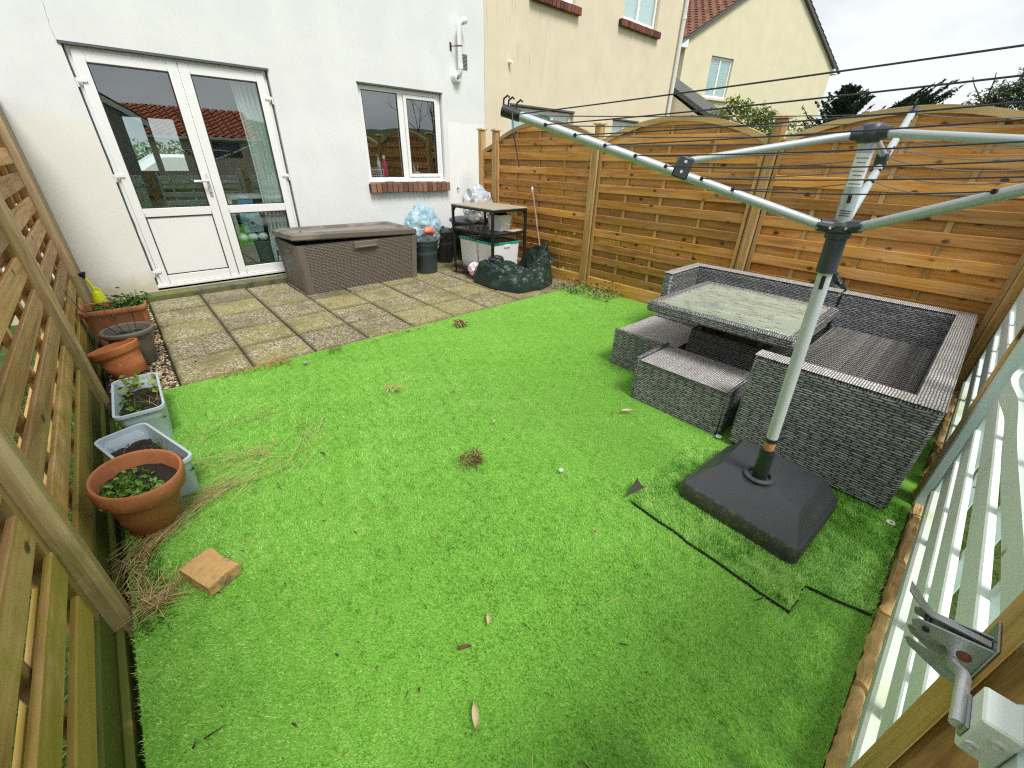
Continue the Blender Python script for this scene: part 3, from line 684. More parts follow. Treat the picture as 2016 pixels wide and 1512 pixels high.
for i, (zz, lab) in enumerate(((.02, 'lower dark canister with pale label beside the storage chest, inside the door'), (.26, 'upper white-lidded canister inside the door, beside the towels'))):
    cn = empty('canister', (1.42, .20, zz + .07), 0, lab, 'canister'); q = MB(); q.lathe([(.0, 0), (.062, 0), (.064, .02), (.064, .2), (.05, .235), (0, .235)], 20)
    q.build('body', MAT['dark_plastic'] if i == 0 else MAT['white_plastic'], cn, True)
    q = MB(); q.box(-.036, .036, -.069, -.064, .06, .17); q.build('label', MAT['white_plastic'] if i == 0 else MAT['bagblue'], cn)
# kitchen sill things
ks = MB(); ks.box(WX0 + .002, WX1 - .002, .122, .55, 1.125, 1.15); ks.build('worktop', plain('worktop', (.30, .27, .24), .4), house)
bt = MB(); bt.lathe([(0, 0), (.038, 0), (.04, .01), (.04, .12), (.034, .17), (.018, .215), (.016, .23), (0, .23)], 20)
bo = empty('drinks_bottle', (3.025, .19, 1.15), 0, 'pink bottle with white cap inside the kitchen window', 'bottle'); bt.build('body', plain('pink_metal', (.55, .02, .12), .25), bo, True)
q = MB(); q.lathe([(.018, .228), (.019, .262), (.012, .27), (0, .27)], 16); q.build('cap', MAT['white_plastic'], bo, True)
bt2 = empty('spray_bottle', (2.965, .24, 1.15), 0, 'slim pale bottle behind the pink one in the kitchen window', 'bottle')
q = MB(); q.lathe([(0, 0), (.027, 0), (.028, .18), (.012, .22), (.012, .25), (0, .25)], 16); q.build('body', plain('pale_bottle', (.5, .56, .62), .3), bt2, True)
q = MB(); q.box(-.03, .02, -.012, .012, .25, .285, ch=.004); q.build('nozzle', MAT['dark_plastic'], bt2)
wbk = empty('wire_basket', (2.85, .20, 1.15), 0, 'white wire basket of cloths at the left of the kitchen window', 'basket')
q = MB()
for zz in (.02, .10):
    q.tube([(-.11, -.07, zz), (.12, -.07, zz), (.12, .07, zz), (-.11, .07, zz), (-.11, -.07, zz)], .003, 6)
for i in range(9): q.tube([(-.11 + .0288 * i, -.07, .0), (-.11 + .0288 * i, -.07, .10)], .002, 5)
q.build('frame', MAT['white_plastic'], wbk)
for i, c in enumerate(((.10, .16, .28), (.30, .10, .09), (.16, .09, .12), (.20, .22, .26))):
    o = blob('cloth', (-.075 + i * .05, 0, .07), (.03, .05, .075), plain('cloth_%d' % i, c, .9), 2, .25, 2, i, parent=wbk)
ut = empty('utensil_pot', (3.52, .20, 1.15), 0, 'white pot with a wilted plant in the right kitchen casement', 'pot')
q = MB(); q.lathe([(0, 0), (.055, 0), (.062, .07), (.055, .07), (.05, .01), (0, .01)], 20); q.build('pot', MAT['white_plastic'], ut, True)
q = MB(); q.tube([(-.02, 0, .05), (-.03, 0, .12), (-.01, .01, .16)], .006, 6); q.tube([(.02, 0, .05), (.045, 0, .15)], .005, 6); q.tube([(0, .02, .05), (.0, .03, .13)], .012, 6); q.build('stem', plain('pale_stem', (.52, .50, .38), .6), ut)
lp = MB(); lp.lathe([(.02, .14), (.10, 0), (.098, 0), (.018, .138)], 20, Matrix.Translation((3.75, 1.6, 1.62))); tag(lp.build('lamp_shade', MAT['curtain'], None, True), 'white lamp shade hanging inside the kitchen', 'lamp shade')
# pebbles and shells on the brick sill
for i, (xx, sz, mt, lab) in enumerate(((2.97, (.075, .028, .018), 'steel', 'long grey pebble on the brick window sill'), (3.42, (.035, .022, .014), 'steel', 'small oval pebble on the brick window sill'), (3.70, (.03, .02, .012), 'white_plastic', 'white shell on the brick window sill, left of two'), (3.79, (.03, .02, .012), 'white_plastic', 'white shell on the brick window sill, right of two'))):
    tag(blob('pebble', (xx, -.035, 1.085 + sz[2] * .75), sz, plain('pebble_%d' % i, (.22, .23, .23) if mt == 'steel' else (.6, .56, .48), .7), 2, .12, 1.6, i), lab, 'pebble')

# ------------------------------------------------------------------ cream neighbour
cream = empty('cream_house', (0, 0, 0), 0, 'cream rendered neighbouring house joined to the white one', 'house')
ops = [(5.21, 6.76, .95, 2.18), (7.95, 8.85, .95, 2.16), (5.60, 6.60, 3.62, 4.7), (7.90, 9.02, 3.68, 4.75)]
xs = sorted({4.692, 9.95, *[o[0] for o in ops], *[o[1] for o in ops]}); cw = MB()
for a, c in zip(xs[:-1], xs[1:]):
    hol = sorted((o[2], o[3]) for o in ops if o[0] <= a and o[1] >= c); z = -.3
    for (p, r) in hol: cw.box(a, c, 0, T, z, p); z = r
    cw.box(a, c, 0, T, z, 5.6)
cw.box(9.69, 9.95, T, 8, -.3, 5.6)
cw.build('wall', MAT['cream_wall'], cream)
MAT['net'] = plain('net_curtain', (.80, .86, .88), .9, .2, 30)
def far_window(parent, x0, x1, z0, z1, splits, y=.06, net=True):
    f = MB(); frame_rect(f, x0, x1, z0, z1, .06, y, y + .07, .004)
    for s_ in splits: f.box(s_ - .035, s_ + .035, y + .001, y + .07, z0 + .06, z1 - .06)
    fo = f.build('window', MAT['upvc'], parent)
    e = [x0 + .06] + [k for s_ in splits for k in (s_ - .035, s_ + .035)] + [x1 - .06]
    for i in range(0, len(e), 2):
        gq = MB(); gq.box(e[i], e[i + 1], y + .012, y + .018, z0 + .06, z1 - .06); gq.build('pane', MAT['pane'], fo)
    if net:
        y -= .03; nq = MB(); nn = 60; vs = []
        for k in range(nn + 1):
            x = x0 + .06 + (x1 - x0 - .12) * k / nn; yy = y + .078 + .008 * math.sin(k * 1.3)
            vs += [(x, yy, z0 + .06), (x, yy, z1 - .06)]
        nq.add(vs, [(2 * k, 2 * k + 2, 2 * k + 3, 2 * k + 1) for k in range(nn)]); nq.build('net_curtain', MAT['net'], fo, True)
    bk = MB(); bk.box(x0 + .01, x1 - .01, y + .2, y + .21, z0, z1); bk.build('dark_room_sheet', MAT['dark_plastic'], fo)  # dark sheet standing in for the unlit room behind the panes
    return fo
far_window(cream, 5.22, 6.75, .96, 2.165, [5.75, 6.25]); far_window(cream, 7.96, 8.84, .96, 2.145, [8.4])
far_window(cream, 5.61, 6.59, 3.63, 4.69, [6.1]); far_window(cream, 7.91, 9.01, 3.69, 4.74, [8.42])
for (x0, x1, z) in ((5.20, 6.77, 2.185), (7.94, 8.86, 2.165)):
    q = MB(); q.box(x0, x1, -.012, .06, z - .012, z + .012); q.build('lintel_strip', MAT['mastic'], cream)
brick_sill(cream, 5.55, 6.68, 3.60, 13, MAT['sill_brick_dark'], .10, .075); brick_sill(cream, 7.78, 9.10, 3.665, 14, MAT['sill_brick_dark'], .10, .075)
q = MB(); q.tube([(9.88, -.06, -.1), (9.88, -.06, 5.3), (9.88, -.12, 5.45)], .036, 10); q.tube([(9.88, -.06, 2.0), (9.88, -.06, 2.05)], .043, 10); q.tube([(9.88, -.06, 4.0), (9.88, -.06, 4.05)], .043, 10); q.build('downpipe', MAT['upvc'], cream, True)
q = MB(); q.box(4.70, 9.98, -.3, .1, 5.5, 5.62); q.build('eaves', MAT['upvc'], cream)
q = MB(); q.tube([(5.17, -.001, 2.71), (5.17, -.05, 2.71)], .022, 10); q.tube([(5.17, -.045, 2.71), (5.19, -.055, 2.69)], .016, 8); q.build('overflow_pipe', MAT['upvc'], cream, True)

# ------------------------------------------------------------------ tiled roof sheet: pantile waves with stepped courses
def pantiles(name, p0, u, v, nu, nv, mat, parent, tw=.30, th=.33, amp=.035, step=.03):
    """p0 eaves corner, u unit along eaves, v unit up the slope, nu tiles wide, nv courses"""
    u, v = Vector(u).normalized(), Vector(v).normalized(); n = u.cross(v).normalized()
    if n.z < 0: n = -n
    k = 6; vs = []; fs = []
    for j in range(nv):
        for e in (0, 1):
            for i in range(nu * k + 1):
                a = i / k; ph = a - math.floor(a)
                h = amp * (math.sin(2 * math.pi * ph)) + (step if e == 0 else 0)
                vs.append(Vector(p0) + u * (a * tw) + v * ((j + e * 1.02) * th) + n * h)
    m = nu * k + 1
    for j in range(nv):
        b0 = (2 * j) * m; b1 = (2 * j + 1) * m
        for i in range(m - 1): fs.append((b0 + i, b0 + i + 1, b1 + i + 1, b1 + i))
        if j: 
            bp = (2 * j - 1) * m
            for i in range(m - 1): fs.append((bp + i, bp + i + 1, b0 + i + 1, b0 + i))
    mb = MB(); mb.add(vs, fs); return mb.build(name, mat, parent, False)

# ------------------------------------------------------------------ yellow gable house beyond
yh = empty('yellow_house', (15.26, 2.89, 0), math.atan2(-2.06, 7.89), 'pale yellow gabled house with brown tiled roof in the distance', 'house')
GW, EH, AH = 8.15, 4.99, 7.33        # local x along the gable, y away from the garden
wx0, wx1, wz0, wz1 = 1.27, 2.37, 3.47, 4.62
q = MB()
for (x0, x1, z0, z1) in ((0, wx0, -.3, EH), (wx1, GW, -.3, EH), (wx0, wx1, -.3, wz0), (wx0, wx1, wz1, EH)): q.box(x0, x1, 0, .25, z0, z1)
q.prism([(0, 0), (GW, 0), (GW / 2, AH - EH)], 0, .25, Matrix.Translation((0, .25, EH)) @ Matrix.Rotation(R_(90), 4, 'X'))
q.box(0, .25, .25, 9, -.3, EH); q.box(GW - .25, GW, .25, 9, -.3, EH)
q.build('wall', MAT['yellow_wall'], yh)
sl = math.hypot(GW / 2, AH - EH); va = Vector((GW / 2, 0, AH - EH)).normalized(); vb = Vector((-GW / 2, 0, AH - EH)).normalized()
pantiles('roof_slope', Vector((0, -.12, EH + .02)) - va * .35, (0, 1, 0), va, 31, int((sl + .35) / .33), MAT['tile_brown'], yh)
pantiles('roof_slope', Vector((GW, -.12, EH + .02)) - vb * .35, (0, 1, 0), vb, 31, int((sl + .35) / .33), MAT['tile_brown'], yh)
for v_, x_ in ((va, 0), (vb, GW)):
    q = MB(); a = Vector((x_, -.10, EH - .09)) - v_ * .35; e = Vector((GW / 2, -.10, AH - .09)); n_ = Vector((0, 0, .13)); t_ = Vector((0, .10, 0))
    q.add([a, e, e + n_, a + n_, a + t_, e + t_, e + n_ + t_, a + n_ + t_], [(0, 1, 2, 3), (4, 7, 6, 5), (0, 4, 5, 1), (3, 2, 6, 7), (0, 3, 7, 4), (1, 5, 6, 2)]); q.build('verge', MAT['mastic'], yh)
q = MB(); q.box(-.33, .0, -.10, .4, EH - .33, EH - .1, ch=.01); q.build('eaves_box', MAT['upvc'], yh)
q = MB(); q.box(GW, GW + .30, -.10, 8, EH - .3, EH - .12, ch=.01); q.build('eaves_box', MAT['upvc'], yh)
q = MB(); q.tube([(GW + .34, -.15, EH - .22), (GW + .34, 8, EH - .22)], .055, 8); q.build('gutter', MAT['black_plastic'], yh)
fo = far_window(yh, wx0 + .01, wx1 - .01, wz0 + .01, wz1 - .01, [1.80], net=False)
bl = MB()
for k in range(19): bl.box(wx0 + .062, wx1 - .062, .092, .100, wz0 + .08 + k * .055, wz0 + .127 + k * .055)
bl.build('blind', plain('pale_green_blind', (.66, .82, .78), .7), fo)
q = MB(); q.box(wx0 - .08, wx1 + .08, -.08, .05, wz0 - .08, wz0 - .002, ch=.01); q.build('window_sill', MAT['yellow_wall'], yh)

# ------------------------------------------------------------------ lean-to porch beside the cream house
po = empty('porch', (0, 0, 0), 0, 'small outbuilding with a grey felt roof beside the cream house', 'outbuilding')
q = MB(); a, bq, cq, d_ = Vector((9.98, .72, 3.22)), Vector((11.02, .72, 3.22)), Vector((11.05, -.92, 2.28)), Vector((9.98, -.92, 2.28)); n_ = Vector((0, -.04, .07))
q.add([a, bq, cq, d_, a + n_, bq + n_, cq + n_, d_ + n_], [(0, 1, 2, 3), (7, 6, 5, 4), (0, 4, 5, 1), (1, 5, 6, 2), (2, 6, 7, 3), (3, 7, 4, 0)]); q.build('roof', MAT['felt'], po)
q = MB(); q.box(9.99, 11.0, -.86, .70, -.2, 2.24); q.add([(9.99, .70, 2.24), (11, .70, 2.24), (11, .70, 3.17), (9.99, .70, 3.17), (9.99, -.86, 2.24), (11, -.86, 2.24)], [(0, 1, 2, 3), (1, 5, 2), (0, 3, 4)]); q.build('wall', MAT['cream_wall'], po)
q = MB(); q.box(9.97, 11.04, -.96, -.925, 2.14, 2.30, ch=.004); q.build('fascia', MAT['upvc'], po)

# ------------------------------------------------------------------ houses, hill and tree behind the camera (mirrored in the glass)
rh = empty('red_roofed_bungalow', (0, -30, 0), 0, 'red tiled bungalow behind the camera, mirrored in the doors', 'bungalow')
q = MB(); q.box(2.0, 8.7, -7, 0, -.1, 2.35); q.build('wall', MAT['cream_wall'], rh)
pantiles('roof', (1.8, .35, 2.30), (1, 0, 0), (0, -3.6, 1.75), 15, 9, MAT['tile_red'], rh, .48, .45, .075, .07)
pantiles('roof', (9.0, -7.35, 2.30), (-1, 0, 0), (0, 3.6, 1.75), 15, 9, MAT['tile_red'], rh, .48, .45, .075, .07)
q = MB(); q.box(1.8, 8.9, .30, .42, 2.18, 2.32); q.build('gutter', MAT['upvc'], rh)
q = MB(); q.box(6.0, 7.6, .0, .05, 1.2, 2.05); q.build('window', MAT['dark_plastic'], rh)
gh = empty('grey_gabled_garage', (0, -16, 0), 0, 'grey gabled garage behind the camera, mirrored in the left door', 'garage')
q = MB(); q.box(-4.6, 1.7, -5, 0, -.1, 2.3); q.prism([(-4.6, 0), (1.7, 0), (-1.45, 2.15)], -5, 0, Matrix.Translation((0, -5, 2.3)) @ Matrix.Rotation(R_(90), 4, 'X')); q.build('wall', plain('grey_render', (.30, .31, .29), .9, .1, 3), gh)
for s_, xe in ((1, 1.95), (-1, -4.85)):
    q = MB(); ap = Vector((-1.45, 0, 4.62)); ee = Vector((xe, 0, 2.28)); 
    q.add([ap + Vector((0, .15, 0)), ee + Vector((0, .15, 0)), ee + Vector((0, -5.2, 0)), ap + Vector((0, -5.2, 0)), ap + Vector((0, .15, .1)), ee + Vector((0, .15, .1)), ee + Vector((0, -5.2, .1)), ap + Vector((0, -5.2, .1))], [(0, 1, 2, 3), (7, 6, 5, 4), (0, 4, 5, 1), (1, 5, 6, 2), (2, 6, 7, 3), (3, 7, 4, 0)]); q.build('roof_slope', MAT['felt'], gh)
    q = MB(); dn = Vector((0, 0, -.2)); a = ap + Vector((0, .17, .02)); e = ee + Vector((0, .17, .02)); t_ = Vector((0, .03, 0)); q.add([a, e, e + dn, a + dn, a + t_, e + t_, e + dn + t_, a + dn + t_], [(3, 2, 1, 0), (4, 5, 6, 7), (0, 1, 5, 4), (2, 3, 7, 6), (1, 2, 6, 5), (0, 4, 7, 3)]); q.build('bargeboard', MAT['upvc'], gh)
hm = MB(); nx = 60; vs = []
for i in range(nx + 1):
    x = -90 + 180 * i / nx; h = 4.0 + 1.5 * fbm((x * .04, 1, 0)); vs += [(x, -60, -.1), (x, -72, h), (x, -95, h + 3)]
hm.add(vs, [(3 * i + k, 3 * i + 3 + k, 3 * i + 4 + k, 3 * i + 1 + k) for i in range(nx) for k in (0, 1)]); tag(hm.build('hill', MAT['ground'], None, True), 'green hill behind the camera, mirrored in the kitchen window', 'hill', kind='structure')

def branch(mb, p, d, L, r, depth, rnd, spread=.6, up=.15):
    k = 4; pts = [p]; q_ = p; dd = d.copy()
    for i in range(k):
        dd = (dd + Vector((rnd.uniform(-1, 1), rnd.uniform(-1, 1), rnd.uniform(-1, 1))) * .18 + Vector((0, 0, up * .3))).normalized(); q_ = q_ + dd * (L / k); pts.append(q_)
    mb.tube(pts, [r * (1 - .55 * i / k) for i in range(k + 1)], 5, cap=False)
    ends = [q_]
    if depth > 0:
        for j in range(rnd.choice((2, 3, 3))):
            i = rnd.randint(2, k); nd = (dd + Vector((rnd.uniform(-1, 1), rnd.uniform(-1, 1), rnd.uniform(-.4, 1))) * spread).normalized()
            ends += branch(mb, pts[i], nd, L * rnd.uniform(.6, .8), r * .5, depth - 1, rnd, spread, up)
    return ends
rr = random.Random(5)
bt_ = empty('bare_tree', (12.3, -14.5, -.1), 0, 'leafless tree behind the camera, mirrored in the kitchen window', 'tree')
q = MB(); branch(q, Vector((0, 0, 0)), Vector((0, 0, 1)), 2.2, .13, 5, rr, .75); q.build('trunk', MAT['bark'], bt_)

def tree(name, label, loc, crown_fn, n, size, mat, trunk_h, group=None, lean=(0, 0), depth=3, r=.09, aspect=.5, stems=1):
    root = empty(name, loc, 0, label, 'tree' if trunk_h > 2 else 'shrub', group); rnd = random.Random(hash(label) % 999 if False else len(label)); q = MB(); ends = []
    for s_ in range(stems):
        d = Vector((lean[0] + rnd.uniform(-.25, .25) * (stems > 1), lean[1] + rnd.uniform(-.25, .25) * (stems > 1), 1)).normalized()
        ends += branch(q, Vector((rnd.uniform(-.1, .1) * (stems > 1), rnd.uniform(-.1, .1) * (stems > 1), 0)), d, trunk_h, r, depth, rnd, .55)
    q.build('trunk', MAT['bark'], root)
    cen, nrm = crown_fn(n)
    V, F, t = leaves(cen, size, nrm, aspect); soup('crown', V, F, mat, root, t)
    return root
def sprays(k, zlo, zhi, rad, per, outw, upw, jitter, wind=(0, 0)):
    """leaf clumps strung along sprays leaving a central stem; returns centres and leaf axes"""
    def fn(n):
        per_ = max(4, n // k); cs = []; ns = []
        for i in range(k):
            t = RNG.uniform(0, 1) ** .8; z = zlo + (zhi - zlo) * t; a = RNG.uniform(0, 2 * np.pi); L = rad * (1.05 - t) * RNG.uniform(.6, 1.2) + .2
            d = np.array([np.cos(a) * outw + wind[0], np.sin(a) * outw + wind[1], upw * RNG.uniform(.6, 1.3)]); d /= np.linalg.norm(d)
            s = RNG.uniform(0, 1, per_) ** .8; base = np.array([wind[0] * t * .8, wind[1] * t * .8, z])
            p = base + d * (s * L)[:, None] + RNG.normal(0, jitter, (per_, 3)) * (1.1 - s)[:, None]
            p[:, 2] += .12 * L * s * s
            cs.append(p); nn = np.cross(d, RNG.normal(0, 1, (per_, 3))); ns.append(nn)
        return np.concatenate(cs), np.concatenate(ns)
    return fn
tree('conifer_tree', 'dark conifer behind the right end of the yellow house', (19.6, -.95, -.1), sprays(130, 1.8, 3.75, 1.35, 0, 1, .75, .055), 11000, .13, MAT['conifer'], 2.2, 'trees beyond the fence', depth=1, aspect=.3)
tree('conifer_tree', 'windswept dark conifer leaning right above the tallest fence arch', (19.4, -1.45, -.1), sprays(110, 2.2, 3.2, 2.0, 0, .25, .62, .05, (.10, -1.1)), 12000, .14, MAT['conifer'], 2.0, 'trees beyond the fence', lean=(.0, -.3), depth=1, aspect=.22)
def puff(clumps, n_each):
    def fn(n):
        cs = []
        for (x, y, z, r_) in clumps:
            k = max(10, int(n * r_ ** 2 / sum(c[3] ** 2 for c in clumps))); p = RNG.normal(0, 1, (k, 3)); p /= np.linalg.norm(p, axis=1, keepdims=True); rad = RNG.uniform(.35, 1.12, k) ** .6
            lump = np.array([.75 + .5 * fbm((a * 2.3 + x, b * 2.3 + y, c * 2.3)) for a, b, c in p])
            cs.append(np.array([x, y, z]) + p * (rad * r_ * lump)[:, None])
        return np.concatenate(cs), None
    return fn
tree('broadleaf_tree', 'grey-green tree at the far right above the fence', (20.0, -4.9, -.1), puff([(0, 1.1, 2.75, .5), (.0, .6, 3.0, .6), (.3, 0, 3.1, .8), (.2, -.8, 3.3, .95), (0, -.2, 3.75, .5), (.1, .35, 3.45, .4)], 0), 8000, .10, MAT['broadleaf'], 2.0, 'trees beyond the fence', depth=2)
tree('leafy_shrub', 'yellow-green shrub against the yellow house, above the middle fence arch', (8.35, -2.4, -.1), puff([(-.05, .38, 2.15, .26), (.0, .24, 2.38, .18), (0, -.03, 2.1, .28), (.05, .05, 2.34, .15), (0, -.25, 2.22, .2), (.0, .1, 1.75, .3), (0, -.38, 1.98, .26), (0, -.42, 2.2, .1)], 0), 3600, .058, MAT['shrub'], 1.0, None, depth=3, r=.02, stems=4)
tree('twiggy_shrub', 'sparse twiggy shrub just right of the middle fence post', (8.6, -3.15, -.1), puff([(0, 0, 1.95, .22), (0, .1, 2.1, .12)], 0), 170, .05, MAT['shrub'], .9, None, depth=4, r=.012, stems=3)
# car and hedge in the street, seen through the room
cr_ = empty('parked_car', (2.0, 10.2, -.05), R_(4), 'white car parked in the street, seen through the room', 'car')
prof = [(-2.0, .35), (-2.05, .75), (-1.55, .92), (-.75, 1.40), (.75, 1.42), (1.55, .98), (2.0, .85), (2.05, .35)]
q = MB(); q.loft([[(x * sc, y, .3 + (z - .3) * zs) for x, z in prof] for y, sc, zs in ((-.85, .94, .94), (-.72, 1, 1), (.72, 1, 1), (.85, .94, .94))]); q.build('body', MAT['white_plastic'], cr_, True)
q = MB(); q.prism([(-1.35, .95), (-.72, 1.33), (-.05, 1.35), (-.05, .95)], 0, .02, Matrix.Translation((0, -.80, 0)) @ Matrix.Rotation(R_(90), 4, 'X')); q.prism([(.02, .95), (.02, 1.35), (.72, 1.35), (1.3, 1.0)], 0, .02, Matrix.Translation((0, -.80, 0)) @ Matrix.Rotation(R_(90), 4, 'X')); q.build('window', MAT['black_plastic'], cr_)
for wxx in (-1.3, 1.3):
    for wy in (-.82, .66):
        q = MB(); q.lathe([(0, 0), (.2, 0), (.31, .02), (.31, .16), (.2, .18), (0, .18)], 20, Matrix.Translation((wxx, wy + .17, .31)) @ Matrix.Rotation(R_(90), 4, 'X')); q.build('wheel', MAT['black_plastic'], cr_, True)
V, F, t = leaves(np.stack([RNG.uniform(-3, 7, 16000), RNG.normal(12.6, .3, 16000), RNG.beta(1.6, 1.8, 16000) * 1.75], 1), .12); tag(soup('hedge', V, F, MAT['leafy'], None, t), 'green hedge across the street, seen through the room', 'hedge')

# ------------------------------------------------------------------ fences
_slat_cache = {}
def slat_mesh(L, h, t, mat, name='slat'):
    key = (round(L, 3), round(h, 3), round(t, 3), mat.name)
    if key not in _slat_cache:
        c = .004; mb = MB(); ring = [(-t / 2, -h / 2 + c), (-t / 2 + c, -h / 2), (t / 2, -h / 2), (t / 2, h / 2), (-t / 2 + c, h / 2), (-t / 2, h / 2 - c)]
        n = 5; rings = []
        for i in range(n + 1): rings.append([(L * i / n, y, z) for y, z in ring])
        mb.loft(rings); _slat_cache[key] = mb.mesh(name, mat)
    return _slat_cache[key]
def poly_slat(x0, x1, z0, z1, top, t, mat):
    """slat whose upper edge follows the arch top(x)"""
    n = 16; lo = []; hi = []
    for i in range(n + 1):
        x = x0 + (x1 - x0) * i / n; zt = min(z1, top(x))
        if zt > z0 + .006: lo.append((x, z0)); hi.append((x, zt))
    if len(lo) < 3: return None
    mb = MB(); mb.prism(lo + hi[::-1], -t / 2, t / 2, Matrix.Rotation(R_(90), 4, 'X')); return mb.mesh('slat', mat)
def woven_panel(name, label, loc, rz, W, front, back, battens, mats, top=None, group=None, t=.014, stile=.032, zt=None, zb=.02, bow=.004, rnd=random, yb_=.016):
    """local x along the panel, -y the garden side. front/back: (z0, z1) of every slat"""
    root = empty(name, loc, rz, label, 'fence', group)
    yb = yb_
    for k, rows_ in ((0, front), (1, back)):
        y = -yb - t / 2 if k == 0 else yb + t / 2
        for (z0, z1) in rows_:
            x0, x1 = stile * .6, W - stile * .6
            if top is not None and z1 > min(top(x0), top(x1)) - .004:
                me = poly_slat(x0, x1, z0, z1, lambda x: top(x) - .02, t, mats['slat'])
                if me is None: continue
                o = link('slat', me, root); o.location = (0, y, 0)
            else:
                h = round(z1 - z0, 3); o = link('slat', slat_mesh(x1 - x0, h, t, mats['slat']), root); o.location = (x0, y + rnd.uniform(-.003, .003), (z0 + z1) / 2 + rnd.uniform(-.003, .003))
                o.rotation_euler = (rnd.uniform(-.05, .05), rnd.uniform(-.0025, .0025), rnd.uniform(-bow, bow) * .5)
    for xb in battens:
        zt_ = (top(xb) - .03) if top else zt; q = MB(); q.box(-.017, .017, -yb, yb, zb, zt_, ch=.003); o = q.build('batten', mats['batten'], root); o.location = (xb, 0, 0)
    for xs_ in (0, W - stile):
        zt_ = (top(xs_ + stile / 2) - .004) if top else zt; q = MB(); q.box(0, stile, -.034, .034, zb, zt_, ch=.003); o = q.build('stile', mats['stile'], root); o.location = (xs_, 0, 0)
    if top is not None:
        n = 24; rings = []
        for i in range(n + 1):
            x = -.002 + (W + .004) * i / n; z = top(x); sl_ = (top(x + .01) - top(x - .01)) / .02; nv = Vector((-sl_, 0, 1)).normalized() * .046
            rings.append([(x, -.030, z), (x, .030, z), (x - nv.x, .030, z - nv.z), (x - nv.x, -.030, z - nv.z)])
        q = MB(); q.loft(rings); q.build('arch_rail', mats['arch'], root)
    return root
def fence_post(name, label, loc, h, wdt, mat, cap=None, group=None, lean=(0, 0), rz=0.0, zb=-.3, chf=.010):
    root = empty(name, (loc[0], loc[1], 0), rz, label, 'fence post', group); root.rotation_euler = (lean[0], lean[1], rz)
    q = MB(); q.box(-wdt / 2, wdt / 2, -wdt / 2, wdt / 2, zb, h, ch=chf); q.build('shaft', mat, root)
    if cap:
        q = MB(); c = wdt / 2 + .012; q.loft([[(-c, -c, h + .001), (c, -c, h + .001), (c, c, h + .001), (-c, c, h + .001)], [(-c, -c, h + .016), (c, -c, h + .016), (c, c, h + .016), (-c, c, h + .016)], [(-c * .5, -c * .5, h + .032), (c * .5, -c * .5, h + .032), (c * .5, c * .5, h + .032), (-c * .5, c * .5, h + .032)]]); q.build('cap', cap, root)
    return root
OM = dict(slat=MAT['slat_orange'], batten=MAT['batten_orange'], stile=MAT['batten_orange'], arch=MAT['arch_orange'])
P = .1585
fr = [(1.567 + P * k - .003, 1.645 + P * k + .003) for k in range(1, -10, -1)]
bk_ = [(1.645 + P * k - .014, 1.567 + P * (k + 1) + .014) for k in range(1, -10, -1)]
XF = 4.25        # fence centre plane; slat faces at 4.22
def arch(W, e, p, flat=0.0): return lambda x: e + (p - e) * max(0.0, math.sin(math.pi * min(1, max(0, x / W)))) ** .8
gR = 'golden arched fence panels'
W1 = 1.70
for (yy, Wd, e, p, lab) in ((-.855, 1.69, 1.64, 1.835, 'arched golden fence panel behind the shelving trolley'), (-2.635, 1.72, 1.60, 1.80, 'arched golden fence panel behind the rattan dining table'), (-4.46, 1.63, 1.585, 1.775, 'arched golden fence panel nearest the corner, behind the clothes airer')):
    woven_panel('golden_fence', lab, (XF, yy, 0), R_(-90), Wd, fr, bk_, [Wd * .23, Wd * .48, Wd * .74], OM, arch(Wd, e, p), gR, zb=.10, yb_=.0075, t=.012)
    q = MB(); q.box(0, Wd, -.03, .02, -.06, .125, ch=.006); o = q.build('kick_board', MAT['kick_orange']); o.location = (XF, yy, 0); o.rotation_euler = (0, 0, R_(-90))
    tag(o, 'golden kick board under the ' + lab.replace('arched golden fence panel', 'fence panel'), 'kick board', 'golden kick boards')
woven_panel('golden_fence', 'narrow golden fence infill between the two posts at the house corner', (XF, -.53, 0), R_(-90), .23, fr[2:], bk_[2:], [], OM, lambda x: 1.52 + .35 * x, gR, zb=.05, stile=.02)
for (yy, lab, h) in ((-.49, 'golden capped fence post touching the white house', 1.765), (-.805, 'golden capped fence post, second from the white house', 1.745), (-2.585, 'golden capped fence post between the trolley and the rattan sofa', 1.755), (-4.41, 'golden capped fence post behind the rattan table', 1.735)):
    fence_post('fence_post', lab, (XF - .008, yy), h, .085, MAT['post_orange'], MAT['post_grey'], 'golden fence posts')
fence_post('fence_post', 'brown corner post where the golden fence meets the mint fence', (4.235, -6.137), 1.30, .09, MAT['oak_post'], None, 'golden fence posts', lean=(.0, -.0))
